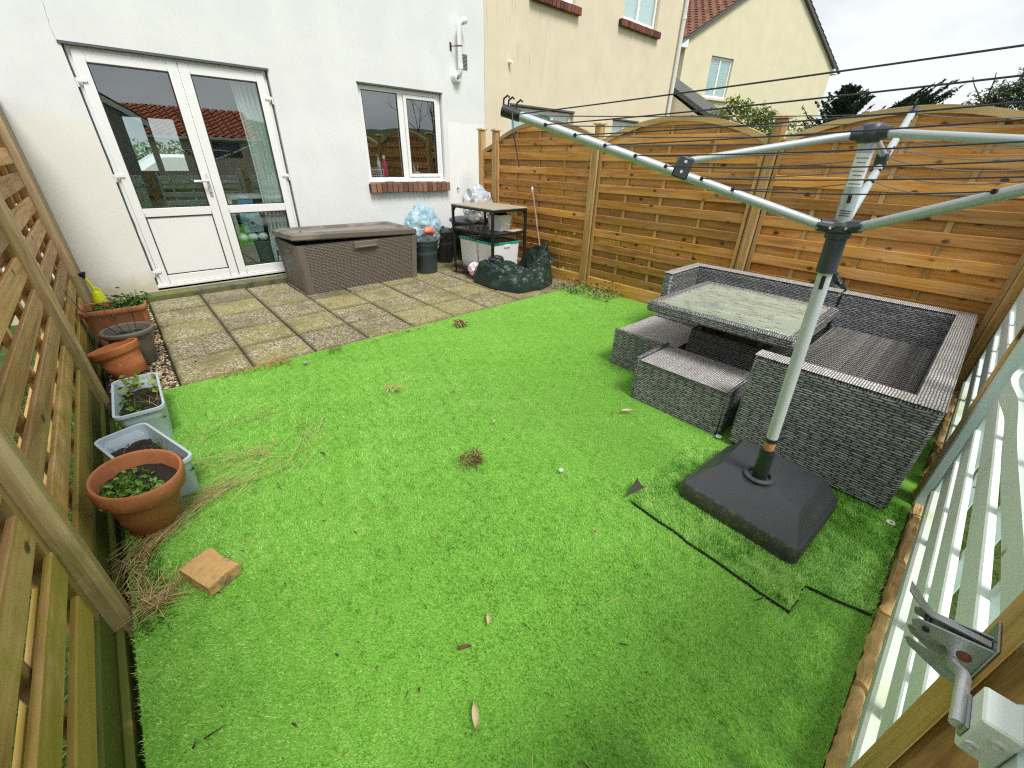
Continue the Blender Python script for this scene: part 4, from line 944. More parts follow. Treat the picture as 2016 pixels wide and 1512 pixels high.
# weathered fence on the left: slats of alternate sides with gaps
LA = (-.405, -6.50); LB = (-.475, -.05); lang = math.atan2(LB[1] - LA[1], LB[0] - LA[0])
def on_left(y, off=0.0):
    t_ = (y - LA[1]) / (LB[1] - LA[1]); return LA[0] + (LB[0] - LA[0]) * t_ + off
LMt = dict(slat=MAT['slat_grey'], batten=MAT['batten_grey'], stile=MAT['batten_grey'], arch=MAT['slat_grey'])
lf = [(.125 + .167 * k, .232 + .167 * k) for k in range(10)]; lb = [(.206 + .167 * k, .318 + .167 * k) for k in range(0, 9)]
posts_y = [-6.30, -4.375, -2.44, -.52]
nm = ['weathered panel of the left fence nearest the camera', 'weathered middle panel of the left fence, beside the pale blue troughs', 'weathered panel of the left fence nearest the house']
for k in range(3):
    y0, y1 = posts_y[k] + .045, posts_y[k + 1] - .045; Wd = y1 - y0
    woven_panel('weathered_fence', nm[k], (on_left(y0, -.040), y0, 0), lang, Wd, lf, lb, [Wd * .25, Wd * .5, Wd * .75] if k else [.42, .92, 1.42], LMt, None, 'weathered fence panels', t=.016, zt=1.80, zb=.09, stile=.036)
    q = MB(); q.box(0, Wd, -.034, .022, -.22, .105, ch=.006); q.box(0, Wd, -.058, -.0345, -.22, -.005, ch=.006); o = q.build('gravel_board', MAT['board_algae']); o.location = (on_left(y0, -.040), y0, 0); o.rotation_euler = (0, 0, lang)
    tag(o, 'mossy board under the ' + nm[k], 'gravel board', 'mossy gravel boards')
pl = ['weathered left fence post behind the camera side, lowest in view', 'weathered left fence post beside the large terracotta pot', 'weathered left fence post beside the small terracotta pot', 'weathered left fence post standing against the white house']
for k, yy in list(enumerate(posts_y))[1:]:
    root = fence_post('fence_post', pl[k], (on_left(yy, -.002), yy), 1.88, .085, MAT['post_grey'], MAT['post_grey'], 'weathered fence posts', rz=lang - R_(90), chf=.016)
q = MB(); q.box(-.52, -.44, -.46, -.01, -.1, 1.8); tag(q.build('end_batten', MAT['post_grey']), 'narrow weathered board filling the gap between left fence and house', 'batten')
# mint painted fence on the camera's right
MM = dict(slat=MAT['mint'], batten=MAT['mint_post'], stile=MAT['mint_post'], arch=MAT['mint'])
YF = -6.165
mf = [(.222 + .163 * k, .312 + .163 * k) for k in range(5)]; mb_ = [(.80, .86)]
for (xr, Wd, lab) in ((2.36, 1.50, 'mint painted slatted fence panel beside the gate latch'), (3.96, 1.36, 'mint painted slatted fence panel behind the rattan sofa')):
    rt = woven_panel('mint_fence', lab, (xr, YF, 0), R_(180), Wd, mf if xr > 3 else [m_ for i, m_ in enumerate(mf) if i != 3], mb_, [Wd * .3, Wd * .62, Wd * .85], MM, None, 'mint painted fence panels', t=.018, zt=1.02, zb=.10, stile=.03, bow=.01)
    q = MB(); q.box(0, Wd, -.04, .03, .09, .145, ch=.008); q.build('bottom_rail', MAT['mint_dirty'], rt)
    if xr < 3:      # one slat sprung loose and bowed towards the garden
        rings = []
        for i in range(25):
            s_ = i / 24; x = .0 + s_ * 1.46; bulge = .026 * math.exp(-((s_ - .16) / .10) ** 2) - .004 + .016 * math.exp(-((s_ - .5) / .3) ** 2); z = .745 - .03 * math.exp(-((s_ - .0) / .06) ** 2) - .012 * math.exp(-((s_ - .2) / .15) ** 2); hh = .036
            rings.append([(x, -.03 - bulge, z - hh), (x, -.012 - bulge, z - hh), (x, -.012 - bulge, z + hh), (x, -.03 - bulge, z + hh)])
        q = MB(); q.loft(rings); o = q.build('warped_slat', MAT['mint'], rt, True); o['label'] = 'bowed slat sprung away from its battens'
q = empty('mint_fence_post', (2.455, YF + .012, 0), 0, 'brown and mint painted post between the two mint fence panels', 'fence post', 'mint fence posts')
p1 = MB(); p1.box(-.0, .055, -.05, .06, -.3, 1.10, ch=.005); p1.build('shaft', MAT['oak_post'], q); p1 = MB(); p1.box(-.056, -.001, -.05, .05, -.3, 1.10, ch=.004); p1.build('painted_shaft', MAT['mint_post'], q)
p1 = MB(); p1.box(3.965, 4.185, YF - .04, YF + .03, -.2, 1.08, ch=.006); tag(p1.build('end_board', MAT['part_paint']), 'brown board with smeared mint paint beside the corner post', 'board')
# gate post, latch, striker block, gate
gp = empty('gate_post', (.755, -6.155, 0), 0, 'brown gate post with scraped mint paint carrying the steel latch', 'gate post')
q = MB(); q.box(-.05, .05, -.05, .05, -.3, 1.15, ch=.008); q.build('shaft', MAT['part_paint'], gp)
q = MB(); q.box(-.049, .050, .0505, .056, -.3, 1.15, ch=.003); q.build('facing_strip', MAT['oak_post'], gp)
# sandstone edging along the mint fence
ed = [(.60, .93), (.94, 1.26), (1.27, 1.62), (1.63, 1.95), (1.96, 2.34), (2.35, 2.75), (2.76, 3.2), (3.21, 3.7), (3.71, 4.1)]
eg = empty('stone_edging', (0, -6.118, 0), 0, 'rough sandstone edging along the foot of the mint fence', 'edging')
for i, (x0, x1) in enumerate(ed):
    bm = bmesh.new(); bmesh.ops.create_grid(bm, x_segments=14, y_segments=5, size=.5)
    for v in bm.verts:
        x = x0 + (v.co.x + .5) * (x1 - x0 - .006); y = v.co.y * .040 - .008; rim = max(abs(v.co.x), abs(v.co.y)) * 2
        z = .022 + .024 * fbm((x * 9, y * 25, i)) - .045 * max(0, rim - .75) * 3; v.co = Vector((x, y + .014 * fbm((x * 16, i, 3)) * (v.co.y > 0), z))
    r_ = bmesh.ops.extrude_face_region(bm, geom=list(bm.faces)); 
    for v in [e for e in r_['geom'] if isinstance(e, bmesh.types.BMVert)]: v.co.z = -.08
    bmesh.ops.recalc_face_normals(bm, faces=bm.faces); me = bpy.data.meshes.new('stone'); bm.to_mesh(me); bm.free(); me.materials.append(MAT['sandstone']); boxuv(me); link('stone', me, eg)

# ------------------------------------------------------------------ gate latch and gate
lt = empty('gate_latch', (0, 0, 0), 0, 'galvanised gate latch fixed to the brown gate post', 'latch')
YZ = Matrix(((0, 0, 1, 0), (1, 0, 0, 0), (0, 1, 0, 0), (0, 0, 0, 1)))       # prism (a, b, h) -> (y, z, x)
def plate(pts, x0, x1, bend=0.0): mb = MB(); mb.prism(pts, x0, x1, YZ); return mb
q = MB(); q.box(.712, .776, -6.0985, -6.0955, .718, .822, ch=.0012); q.build('back_plate', MAT['steel'], lt)
lower = [(-6.097, .722), (-6.075, .722), (-6.030, .742), (-6.022, .752), (-6.026, .757), (-6.045, .752), (-6.062, .757), (-6.066, .770), (-6.058, .778), (-6.020, .782), (-6.016, .792), (-6.022, .798), (-6.097, .812)]
plate(lower, .7165, .7195).build('fork_plate', MAT['steel'], lt); plate([(a, b - .002) for a, b in lower], .7465, .7495).build('fork_plate', MAT['steel'], lt)
plate([(-6.07, .768), (-6.040, .756), (-6.030, .762), (-6.034, .785), (-6.07, .79)], .727, .739).build('catch', MAT['steel'], lt)
rings = []
for k in range(9):
    t_ = k / 8; y = -6.095 + .098 * t_; z = .806 - .004 * t_ + .030 * max(0, t_ - .62) ** 1.2 / .3; hw_ = .006 + .008 * max(0, t_ - .6) / .4 * (1 if k < 8 else .6); rings.append([(.733 - hw_, y, z), (.733 + hw_, y, z), (.733 + hw_, y + .001, z + .0035), (.733 - hw_, y + .001, z + .0035)])
q = MB(); q.loft(rings); q.build('lever', MAT['steel'], lt, True)
q = MB(); q.tube([(.714, -6.034, .788), (.752, -6.034, .788)], .0042, 10); q.build('pivot', MAT['black_metal'], lt, True)
q = MB(); q.lathe([(0, .0), (.008, 0), (.008, .0015), (0, .003)], 14, Matrix.Translation((.7163, -6.079, .778)) @ Matrix.Rotation(R_(-90), 4, 'Y')); q.build('rusty_bolt', brickmat('rusty_bolt', (.16, .05, .03)), lt, True)
gt = empty('garden_gate', (0, 0, 0), 0, 'mint painted garden gate edge with striker block, bottom right corner', 'gate')
for k in range(8):
    q = MB(); q.box(-.37 + .125 * k, -.252 + .125 * k, -6.150, -6.133, .08, .97, ch=.004); q.build('board', MAT['mint_v'], gt)
for zz in (.22, .76):
    q = MB(); q.box(-.37, .622, -6.132, -6.107, zz, zz + .085, ch=.004); q.build('rail', MAT['mint_post'], gt)
q = MB(); q.box(.545, .598, -6.106, -6.073, .798, .860, ch=.0025); blk = q.build('striker_block', MAT['mint'], gt)
for zz, yy in ((.815, -6.082), (.838, -6.094)):
    q = MB(); q.lathe([(0, .001), (.002, .0015), (.0045, .0028), (.0062, .0024), (.0068, 0)], 14, Matrix.Translation((.545, yy, zz)) @ Matrix.Rotation(R_(-90), 4, 'Y')); q.build('screw', MAT['chrome'], blk, True)
q = MB(); q.box(.548, .598, -6.0727, -6.0695, .812, .834, ch=.001); q.build('striker_plate', MAT['steel'], gt)
q = MB(); q.tube([(.553, -6.0655, .823), (.606, -6.0655, .826), (.622, -6.066, .8255), (.634, -6.0665, .821), (.648, -6.068, .811), (.700, -6.072, .769), (.711, -6.073, .762), (.724, -6.074, .7585), (.740, -6.074, .758), (.768, -6.074, .758)], .0072, 12); q.build('striker_bar', plain('bright_zinc', (.62, .63, .66), .38, .2, 30, bump=.1, metal=.7), gt, True)

# ------------------------------------------------------------------ corner sofa, table, stools
def rbox(mb, x0, x1, y0, y1, z0, z1, ch=.012): mb.box(x0, x1, y0, y1, z0, z1, ch=ch); return mb
def slab_part(name, x0, x1, y0, y1, z0, z1, parent, mat, ch=.014): q = MB(); q.box(x0, x1, y0, y1, z0, z1, ch=ch); return q.build(name, mat, parent, True)
HS = .552
so = empty('corner_sofa_section', (0, 0, 0), 0, 'long grey rattan sofa section along the golden fence, with arm', 'sofa', 'rattan corner sofa')
slab_part('backrest', 3.965, 4.075, -5.275, -4.075, .03, HS, so, MAT['rattan'])
slab_part('top_cap', 3.963, 4.077, -5.274, -4.073, HS, HS + .006, so, MAT['rattan_light'], .003)
slab_part('arm', 3.455, 3.963, -4.150, -4.070, .03, HS, so, MAT['rattan'])
slab_part('arm_cap', 3.453, 3.962, -4.152, -4.068, HS, HS + .006, so, MAT['rattan_light'], .003)
slab_part('seat_front', 3.46, 3.50, -5.275, -4.152, .03, .295, so, MAT['rattan'])
q = MB()
for i in range(30): 
    y = -5.255 + i * .0365; q.tube([(3.50, y, .288), (3.96, y, .288)], .0165, 6)
q.build('seat_slats', MAT['rattan_seat'], so, True)
s2 = empty('corner_sofa_section', (0, 0, 0), 0, 'near grey rattan corner sofa section beside the mint fence', 'sofa', 'rattan corner sofa')
slab_part('backrest', 3.955, 4.065, -6.02, -5.288, .03, HS, s2, MAT['rattan'])
slab_part('top_cap', 3.953, 4.067, -6.02, -5.287, HS, HS + .006, s2, MAT['rattan_light'], .003)
slab_part('side_back', 2.295, 3.953, -6.02, -5.925, .03, HS, s2, MAT['rattan'])
slab_part('side_cap', 2.292, 3.952, -6.022, -5.923, HS, HS + .006, s2, MAT['rattan_light'], .003)
slab_part('arm', 2.20, 2.293, -6.022, -5.305, .012, HS, s2, MAT['rattan'])
slab_part('arm_cap', 2.198, 2.291, -6.024, -5.303, HS, HS + .006, s2, MAT['rattan_light'], .003)
slab_part('seat_front', 2.295, 3.94, -5.345, -5.305, .03, .295, s2, MAT['rattan'])
q = MB()
for i in range(45):
    x = 2.315 + i * .0365; q.tube([(x, -5.345, .288), (x, -5.92, .288)], .0165, 6)
q.build('seat_slats', MAT['rattan_seat'], s2, True)
for sx in (2.24, 3.98):
    for sy in (-5.97, -5.35): slab_part('foot', sx - .02, sx + .02, sy - .02, sy + .02, -.012, .03, s2, MAT['black_plastic'], .004)
tb = empty('rattan_table', (0, 0, 0), 0, 'grey rattan dining table with wet glass top', 'table')
TX0, TX1, TY0, TY1, TZ = 2.465, 3.335, -5.40, -4.51, .592
rim = MB(); frame_rect2 = [(TX0, TX0 + .05, TY0, TY1), (TX1 - .05, TX1, TY0, TY1), (TX0 + .05, TX1 - .05, TY0, TY0 + .05), (TX0 + .05, TX1 - .05, TY1 - .05, TY1)]
for i, (a, b_, c_, d_) in enumerate(frame_rect2): rim.box(a, b_, c_, d_, TZ - .065, TZ - (.0 if i < 2 else .0006), ch=.010)
rim.build('rim', MAT['rattan'], tb, True)
slab_part('woven_top', TX0 + .04, TX1 - .04, TY0 + .04, TY1 - .04, TZ - .03, TZ - .012, tb, rattan('grey_rattan_tabletop', (.74, .74, .68), (.42, .415, .375), (.14, .14, .125), bw=.34, rh=.021, rot=math.pi / 2), .002)
gt_ = glass_pane('table_glass', (.96, .99, .96), .02, .8)
_n = gt_.node_tree; _mx = [n for n in _n.nodes if n.type == 'MIX_SHADER'][0]; _df = _n.nodes.new('ShaderNodeBsdfDiffuse'); _df.inputs[0].default_value = (.62, .66, .56, 1)
_m2 = _n.nodes.new('ShaderNodeMixShader'); _m2.inputs[0].default_value = .09; _n.links.new(_mx.outputs[0], _m2.inputs[1]); _n.links.new(_df.outputs[0], _m2.inputs[2]); _n.links.new(_m2.outputs[0], _n.nodes['Material Output'].inputs[0])
slab_part('glass', TX0 + .052, TX1 - .052, TY0 + .052, TY1 - .052, TZ - .006, TZ + .002, tb, gt_, .001)
for (lx, ly) in ((2.735, -4.79), (3.09, -4.79), (2.735, -5.18), (3.09, -5.18)): slab_part('leg', lx - .022, lx + .022, ly - .022, ly + .022, .40, TZ - .06, tb, MAT['black_metal'], .004)
q = MB(); q.loft([[(x0, y0, z), (x1, y0, z), (x1, y1, z), (x0, y1, z)] for x0, x1, y0, y1, z in ((2.635, 3.19, -5.255, -4.735, -.012), (2.705, 3.13, -5.225, -4.745, .405))]); q.build('pedestal', MAT['rattan_shaded'], tb)
slab_part('pedestal_top', 2.715, 3.12, -5.215, -4.755, .405, .412, tb, MAT['black_plastic'], .002)  # black sheet painted in for the dark void under the table
slab_part('under_frame', TX0 + .06, TX1 - .06, TY0 + .06, TY1 - .06, TZ - .075, TZ - .068, tb, MAT['black_plastic'], .002)
def stool(label, x0, x1, y0, y1, H, ends):
    rt = empty('rattan_stool', (0, 0, 0), 0, label, 'stool', 'rattan stools'); rm = .022
    if ends == 'y':
        q = MB(); q.loft([[(x0 - .012, y0, -.012), (x1, y0, -.012), (x1, y1, -.012), (x0 - .012, y1, -.012)], [(x0, y0, H), (x1, y0, H), (x1, y1, H), (x0, y1, H)]]); q.build('body', MAT['rattan'], rt)
        slab_part('seat', x0 - .004, x1, y0 + .004, y1 - .004, H, H + .004, rt, MAT['rattan_light'], .001)
        for yy in (y0 - rm, y1 + .001): slab_part('end_panel', x0 - .006, x1 + .004, yy, yy + rm - .001, -.012, H + .022, rt, MAT['rattan'], .006)
    else:
        q = MB(); q.loft([[(x0, y0, -.012), (x1, y0, -.012), (x1, y1 + .012, -.012), (x0, y1 + .012, -.012)], [(x0, y0, H), (x1, y0, H), (x1, y1, H), (x0, y1, H)]]); q.build('body', MAT['rattan'], rt)
        slab_part('seat', x0 + .002, x1, y0, y1, H, H + .004, rt, MAT['rattan_light'], .001)
        for xx in (x0 - rm, x1 + .001): slab_part('end_panel', xx, xx + rm - .001, y0 - .004, y1 + .006, -.012, H + .022, rt, MAT['rattan'], .006)
    return rt
stool('near grey rattan stool pushed against the sofa arm, before the table', 2.245, 2.62, -5.225, -4.655, .272, 'y')
stool('far grey rattan stool sticking out beyond the table', 2.60, 3.13, -4.70, -4.225, .262, 'x')

# ------------------------------------------------------------------ parasol base and rotary airer
pb = empty('parasol_base', (1.815, -5.60, 0), R_(-3), 'square charcoal plastic parasol base with mossy side, holding the airer pole', 'parasol base')
hw, hd = .245, .255
def rrect(hx, hy, r, z, cx=0, cy=0, n=5):
    pts = []
    for (sx, sy, a0) in ((1, 1, 0), (-1, 1, 90), (-1, -1, 180), (1, -1, 270)):
        for k in range(n + 1):
            a = R_(a0 + 90 * k / n); pts.append((cx + sx * (hx - r) + r * math.cos(a), cy + sy * (hy - r) + r * math.sin(a), z))
    return pts
def mossy():
    m = M_('mossy_charcoal_plastic', .45, .5); v = m.coord('Object'); sx = m.n('SeparateXYZ'); m.L(v, sx.inputs[0])
    f = m.math('MULTIPLY', m.step(m.noise(v, 30, 6, .72), .49, .62), m.math('MULTIPLY', m.step(m.math('MULTIPLY', sx.outputs[0], -1), .225, .24), .85))
    m.col(m.mix(f, m.mix(m.noise(v, 5, 4), (.034, .037, .041), (.055, .059, .064)), (.10, .11, .012))); return m.m
MAT['base_plastic'] = mossy()
q = MB(); q.loft([rrect(hw, hd, .04, -.012), rrect(hw + .004, hd + .004, .04, .045), rrect(hw - .002, hd - .002, .036, .084), rrect(hw - .010, hd - .010, .030, .092)], cap=True); q.build('skirt', MAT['base_plastic'], pb, True)
O = [(-hw + .017, hd - .017, .0915), (-hw + .017, -hd + .017, .0915), (hw - .017, -hd + .017, .0915), (hw - .017, hd - .017, .0915)]
I = [(-hw + .150, hd - .100, .192), (-hw + .120, -hd + .070, .172), (hw - .06, -hd + .080, .180), (hw - .055, hd - .075, .186)]
q = MB(); q.add(O + I + [(-.035, 0.01, .196)], [(0, 1, 5, 4), (1, 2, 6, 5), (2, 3, 7, 6), (3, 0, 4, 7), (4, 5, 8), (5, 6, 8), (6, 7, 8), (7, 4, 8)]); q.build('top', MAT['base_plastic'], pb)
PB_ = Vector((1.7565, -5.593, 0)); lean = Vector((-.029, .044, 1))
def ax_(z): return Vector((1.754 - .029 * (z - .3), -5.587 + .044 * (z - .3), z))
q = MB(); q.lathe([(.060, 0), (.062, .006), (.046, .012), (.042, .004)], 24, Matrix.Translation(ax_(.195) - Vector((1.815, -5.60, 0)))); o = q.build('collar', MAT['dark_plastic'], pb, True)
q = MB(); q.tube([Vector(ax_(.08)), Vector(ax_(.325))], .029, 18); o = q.build('socket_tube', plain('dark_green_tube', (.022, .034, .024), .3, .3, 20)); o.parent = pb; o.matrix_parent_inverse = pb.matrix_basis.inverted()
q = MB(); q.tube([ax_(.318), ax_(.332)], .031, 18); q.tube([ax_(.332), ax_(.345)], .026, 18); o2 = q.build('socket_rim', MAT['black_plastic']); o2.parent = pb; o2.matrix_parent_inverse = pb.matrix_basis.inverted()
ai = empty('rotary_airer', (0, 0, 0), 0, 'grey three-armed rotary clothes airer standing in the parasol base', 'clothes airer')
q = MB(); q.tube([ax_(.335), ax_(.39)], .021, 14); q.build('rusty_sleeve', brickmat('rusty_steel', (.42, .17, .03)), ai, True)
q = MB(); q.tube([ax_(.385), ax_(.402)], .0235, 16); q.tube([ax_(.394), ax_(.394) + Vector((.045, -.035, .012))], [.006, .010], 8); q.build('clamp', MAT['black_plastic'], ai, True)
q = MB(); q.tube([ax_(.395), ax_(1.05), ax_(1.10)], [.0215, .0215, .0215], 18); q.build('lower_pole', plain('pale_grey_tube', (.52, .56, .56), .4, .06), ai, True)
q = MB(); q.tube([ax_(1.20), ax_(1.49)], .022, 16); q.build('upper_pole', MAT['alu'], ai, True)
v_ = (CAM - ax_(1.05)); v_.z = 0; v_.normalize(); sd_ = Vector((-v_.y, v_.x, 0))
q = MB()
for zz0, zz1 in ((1.03, 1.075),): 
    c0 = ax_(zz0) + v_ * .0215; c1 = ax_(zz1) + v_ * .0215; q.add([c0 - sd_ * .006, c0 + sd_ * .006, c1 + sd_ * .006, c1 - sd_ * .006, c0 - sd_ * .006 + v_ * .001, c0 + sd_ * .006 + v_ * .001, c1 + sd_ * .006 + v_ * .001, c1 - sd_ * .006 + v_ * .001], [(0, 1, 2, 3), (4, 7, 6, 5), (0, 4, 5, 1), (1, 5, 6, 2), (2, 6, 7, 3), (3, 7, 4, 0)])
q.build('slot', MAT['gasket'], ai)
q = MB(); q.tube([ax_(1.085), ax_(1.20)], [.030, .029], 18); q.tube([ax_(1.195), ax_(1.222)], .036, 18); q.build('slider', MAT['dark_plastic'], ai, True)
lab = MB(); c0, c1 = ax_(1.31), ax_(1.43)
def stick(mb, za, zb, half, off): 
    n = 6
    for k in range(n):
        a0 = -half + 2 * half * k / n; a1 = -half + 2 * half * (k + 1) / n; rr_ = .022 + off
        f_ = lambda z, a: ax_(z) + v_ * rr_ * math.cos(a) + sd_ * rr_ * math.sin(a)
        mb.add([f_(za, a0), f_(za, a1), f_(zb, a1), f_(zb, a0)], [(0, 1, 2, 3)])
stick(lab, 1.345, 1.435, 1.0, .0006); stl = lab.build('sticker', MAT['white_plastic'], ai)
lin = MB()
for k in range(7): stick(lin, 1.352 + k * .0115, 1.3545 + k * .0115, .75 - .12 * (k % 3), .0010)
lin.build('printed_lines', plain('sticker_ink', (.18, .19, .2), .6), stl)
lin = MB(); stick(lin, 1.300, 1.322, .22, .0008); lin.build('printed_mark', MAT['gasket'], stl)
lin = MB(); [stick(lin, 1.262 + k * .007, 1.2645 + k * .007, .7, .0008) for k in range(3)]; lin.build('printed_lines', MAT['gasket'], stl)
axis = lean.normalized(); e1 = Vector((0, 1, 0)).cross(axis).normalized(); e2 = axis.cross(e1)
TH, LA_, EL_, JS = 2.175, 1.174, .325, .46
LH, UH = ax_(1.229), ax_(1.486)
hub = MB(); hub.tube([ax_(1.208), ax_(1.217), ax_(1.235), ax_(1.243)], [.032, .043, .043, .032], 18); hub.build('lower_hub', MAT['dark_plastic'], ai, True)
hub = MB(); hub.tube([ax_(1.462), ax_(1.474), ax_(1.496), ax_(1.508), ax_(1.514)], [.026, .035, .035, .028, .010], 18); hub.build('upper_hub', MAT['dark_plastic'], ai, True)
holes = [.955, .865, .775, .685, .595, .505, .40, .31]
HP = []
for k in range(3):
    th = TH - k * 2 * math.pi / 3; hdir = e1 * math.cos(th) + e2 * math.sin(th); d = hdir * math.cos(EL_) + axis * math.sin(EL_); tang = axis.cross(hdir).normalized()
    r0 = LH + hdir * .045
    tip = LH + d * LA_
    q = MB(); q.tube([r0, LH + d * (LA_ * .97)], .0145, 12); arm = q.build('arm', MAT['alu'], ai, True)
    q = MB(); q.tube([LH + hdir * .03 - tang * .024, r0 + d * .03 - tang * .014], .008, 8); q.tube([LH + hdir * .03 + tang * .024, r0 + d * .03 + tang * .014], .008, 8); q.tube([LH + hdir * .02, r0 + d * .02], .02, 10); q.build('hinge_bracket', MAT['dark_plastic'], arm, True)
    J = LH + d * (LA_ * JS); up = d.cross(tang).normalized(); 
    if up.dot(axis) < 0: up = -up
    q = MB(); q.box(-.026, .026, -.019, .019, -.02, .045, Matrix.Translation(J) @ Matrix((d, tang, up)).transposed().to_4x4(), ch=.005); q.build('strut_bracket', MAT['dark_plastic'], arm, True)
    q = MB(); q.tube([UH + hdir * .03, J + up * .03], .0115, 10); q.build('strut', MAT['alu'], arm, True)
    q = MB(); q.tube([UH + hdir * .01, UH + hdir * .055], [.026, .014], 10); q.build('hub_bracket', MAT['dark_plastic'], arm, True)
    q = MB(); q.tube([J - tang * .0205, J + tang * .0205], .005, 8); q.tube([J + up * .03 - tang * .0205, J + up * .03 + tang * .0205], .005, 8); q.tube([r0 - hdir * .005 - tang * .03, r0 - hdir * .005 + tang * .03], .0045, 8); q.build('rivet', MAT['chrome'], arm, True)
    q = MB(); q.tube([LH + d * (LA_ * .945), tip], [.0175, .019], 12)
    for h_ in (.96, .985, 1.0):
        c = LH + d * (LA_ * h_); q.tube([c + up * .012, c + up * .032 + d * .004, c + up * .044 - d * .006, c + up * .040 - d * .014], .0032, 6)
    q.build('end_cap', MAT['black_plastic'], arm, True)
    g2 = MB(); row = []
    for h_ in holes:
        c = LH + d * (LA_ * h_); g2.tube([c - tang * .0152, c + tang * .0152], .0062, 10); row.append((c - tang * .0155, c + tang * .0155))
    g2.build('eyelet', MAT['black_plastic'], arm, True); HP.append(row)
ln = 0
for lev in range(len(holes)):
    for k in range(3):
        k2 = (k + 1) % 3; a = HP[k][lev][0]; e = HP[k2][lev][1]
        if (a - HP[k2][lev][0]).length < (HP[k][lev][1] - HP[k2][lev][0]).length: pass
        cands = [(p_, r_) for p_ in HP[k][lev] for r_ in HP[k2][lev]]; a, e = min(cands, key=lambda t_: (t_[0] - t_[1]).length)
        sag = (.028 + .012 * ((lev * 3 + k) % 3)) * (a - e).length if k == 1 else .006 + .004 * (lev % 3)
        pts = [a.lerp(e, i / 14) - Vector((0, 0, sag * 4 * (i / 14) * (1 - i / 14))) for i in range(15)]
        q = MB(); q.tube(pts, .0019, 5); q.build('washing_line', MAT['rope'] if k != 1 else MAT['rope_light'], ai)
# outermost line doubled, and a loose end at the far tip
a = HP[0][0][0]; tipA = LH + (e1 * math.cos(TH) + e2 * math.sin(TH)) * math.cos(EL_) * LA_ + axis * math.sin(EL_) * LA_
q = MB(); p0 = tipA + Vector((.0, -.05, -.01)); q.tube([p0, p0 + Vector((-.01, -.02, -.06)), p0 + Vector((.005, -.02, -.11)), p0 + Vector((.01, -.03, -.16))], .0022, 5); q.build('loose_line', MAT['rope'], ai)

# ------------------------------------------------------------------ storage chest
ch = empty('storage_chest', (0, 0, 0), 0, 'large brown woven-look plastic storage chest by the door', 'storage chest')
X0, X1, Y0, Y1, H = 1.33, 2.775, -.945, -.215, .535
def taper(z): return -.018 + .03 * (z / H)
q = MB(); q.loft([[(X0 - taper(z) * sx_, Y0 - taper(z), z) for sx_ in (1,)] + [(X1 + taper(z), Y0 - taper(z), z), (X1 + taper(z), Y1 + taper(z), z), (X0 - taper(z), Y1 + taper(z), z)] for z in (0.0, H)]); q.build('body', MAT['chest_weave'], ch)
for (cx, cy, sx, sy) in ((X0, Y0, 1, 1), (X1, Y0, -1, 1), (X0, Y1, 1, -1), (X1, Y1, -1, -1)):
    rings = []
    for z in (0.0, H + .002):
        t_ = taper(z) + .008; ax0 = cx - sx * t_; ay0 = cy - sy * t_; wq = .085; dq = .06
        rings.append([(ax0 + sx * .02, ay0, z), (ax0 + sx * wq, ay0, z), (ax0 + sx * wq, ay0 + sy * .012, z), (ax0 + sx * .012, ay0 + sy * dq, z), (ax0, ay0 + sy * dq, z), (ax0, ay0 + sy * .02, z)])
    q = MB(); q.loft(rings); q.build('corner_post', MAT['chest_plain'], ch)
q = MB(); q.box(X0 - .01, X1 + .01, Y0 - .006, Y1 + .006, H - .02, H + .006, ch=.004); q.build('inner_rim', MAT['black_plastic'], ch)
# lid: lifted at its left front corner, raised border round a sunk top
def lid_z(x, y): return H + .022 + .035 * (1 - (x - X0) / (X1 - X0)) * (1 - (y - Y0) / (Y1 - Y0)) + .012 * (1 - (x - X0) / (X1 - X0))
lx0, lx1, ly0, ly1 = X0 - .035, X1 + .02, Y0 - .03, Y1 + .03
def ring(ins, dz, cut=.0):
    pts = []
    for (x, y) in ((lx0 + ins + cut, ly0 + ins), (lx1 - ins - cut, ly0 + ins), (lx1 - ins, ly0 + ins + cut), (lx1 - ins, ly1 - ins - cut), (lx1 - ins - cut, ly1 - ins), (lx0 + ins + cut, ly1 - ins), (lx0 + ins, ly1 - ins - cut), (lx0 + ins, ly0 + ins + cut)): pts.append((x, y, lid_z(x, y) + dz))
    return pts
q = MB(); q.loft([ring(.012, -.012, .02), ring(0, .0, .025), ring(.004, .045, .025), ring(.045, .068, .05), ring(.075, .066, .06), ring(.10, .044, .07)], cap=True); q.build('lid', MAT['chest_lid'], ch)
q = MB(); q.box(X0 + .62, X0 + .92, Y0 - .032, Y0 - .010, H - .085, H - .005, ch=.006); q.box(X0 + .66, X0 + .88, Y0 - .050, Y0 - .030, H - .078, H - .055, ch=.006); q.build('handle', MAT['chest_plain'], ch)
q = MB(); q.box(X0 - .022, X0 + .0, Y0 + .22, Y0 + .40, H - .10, H - .075, ch=.005); q.build('side_grip', MAT['chest_plain'], ch)

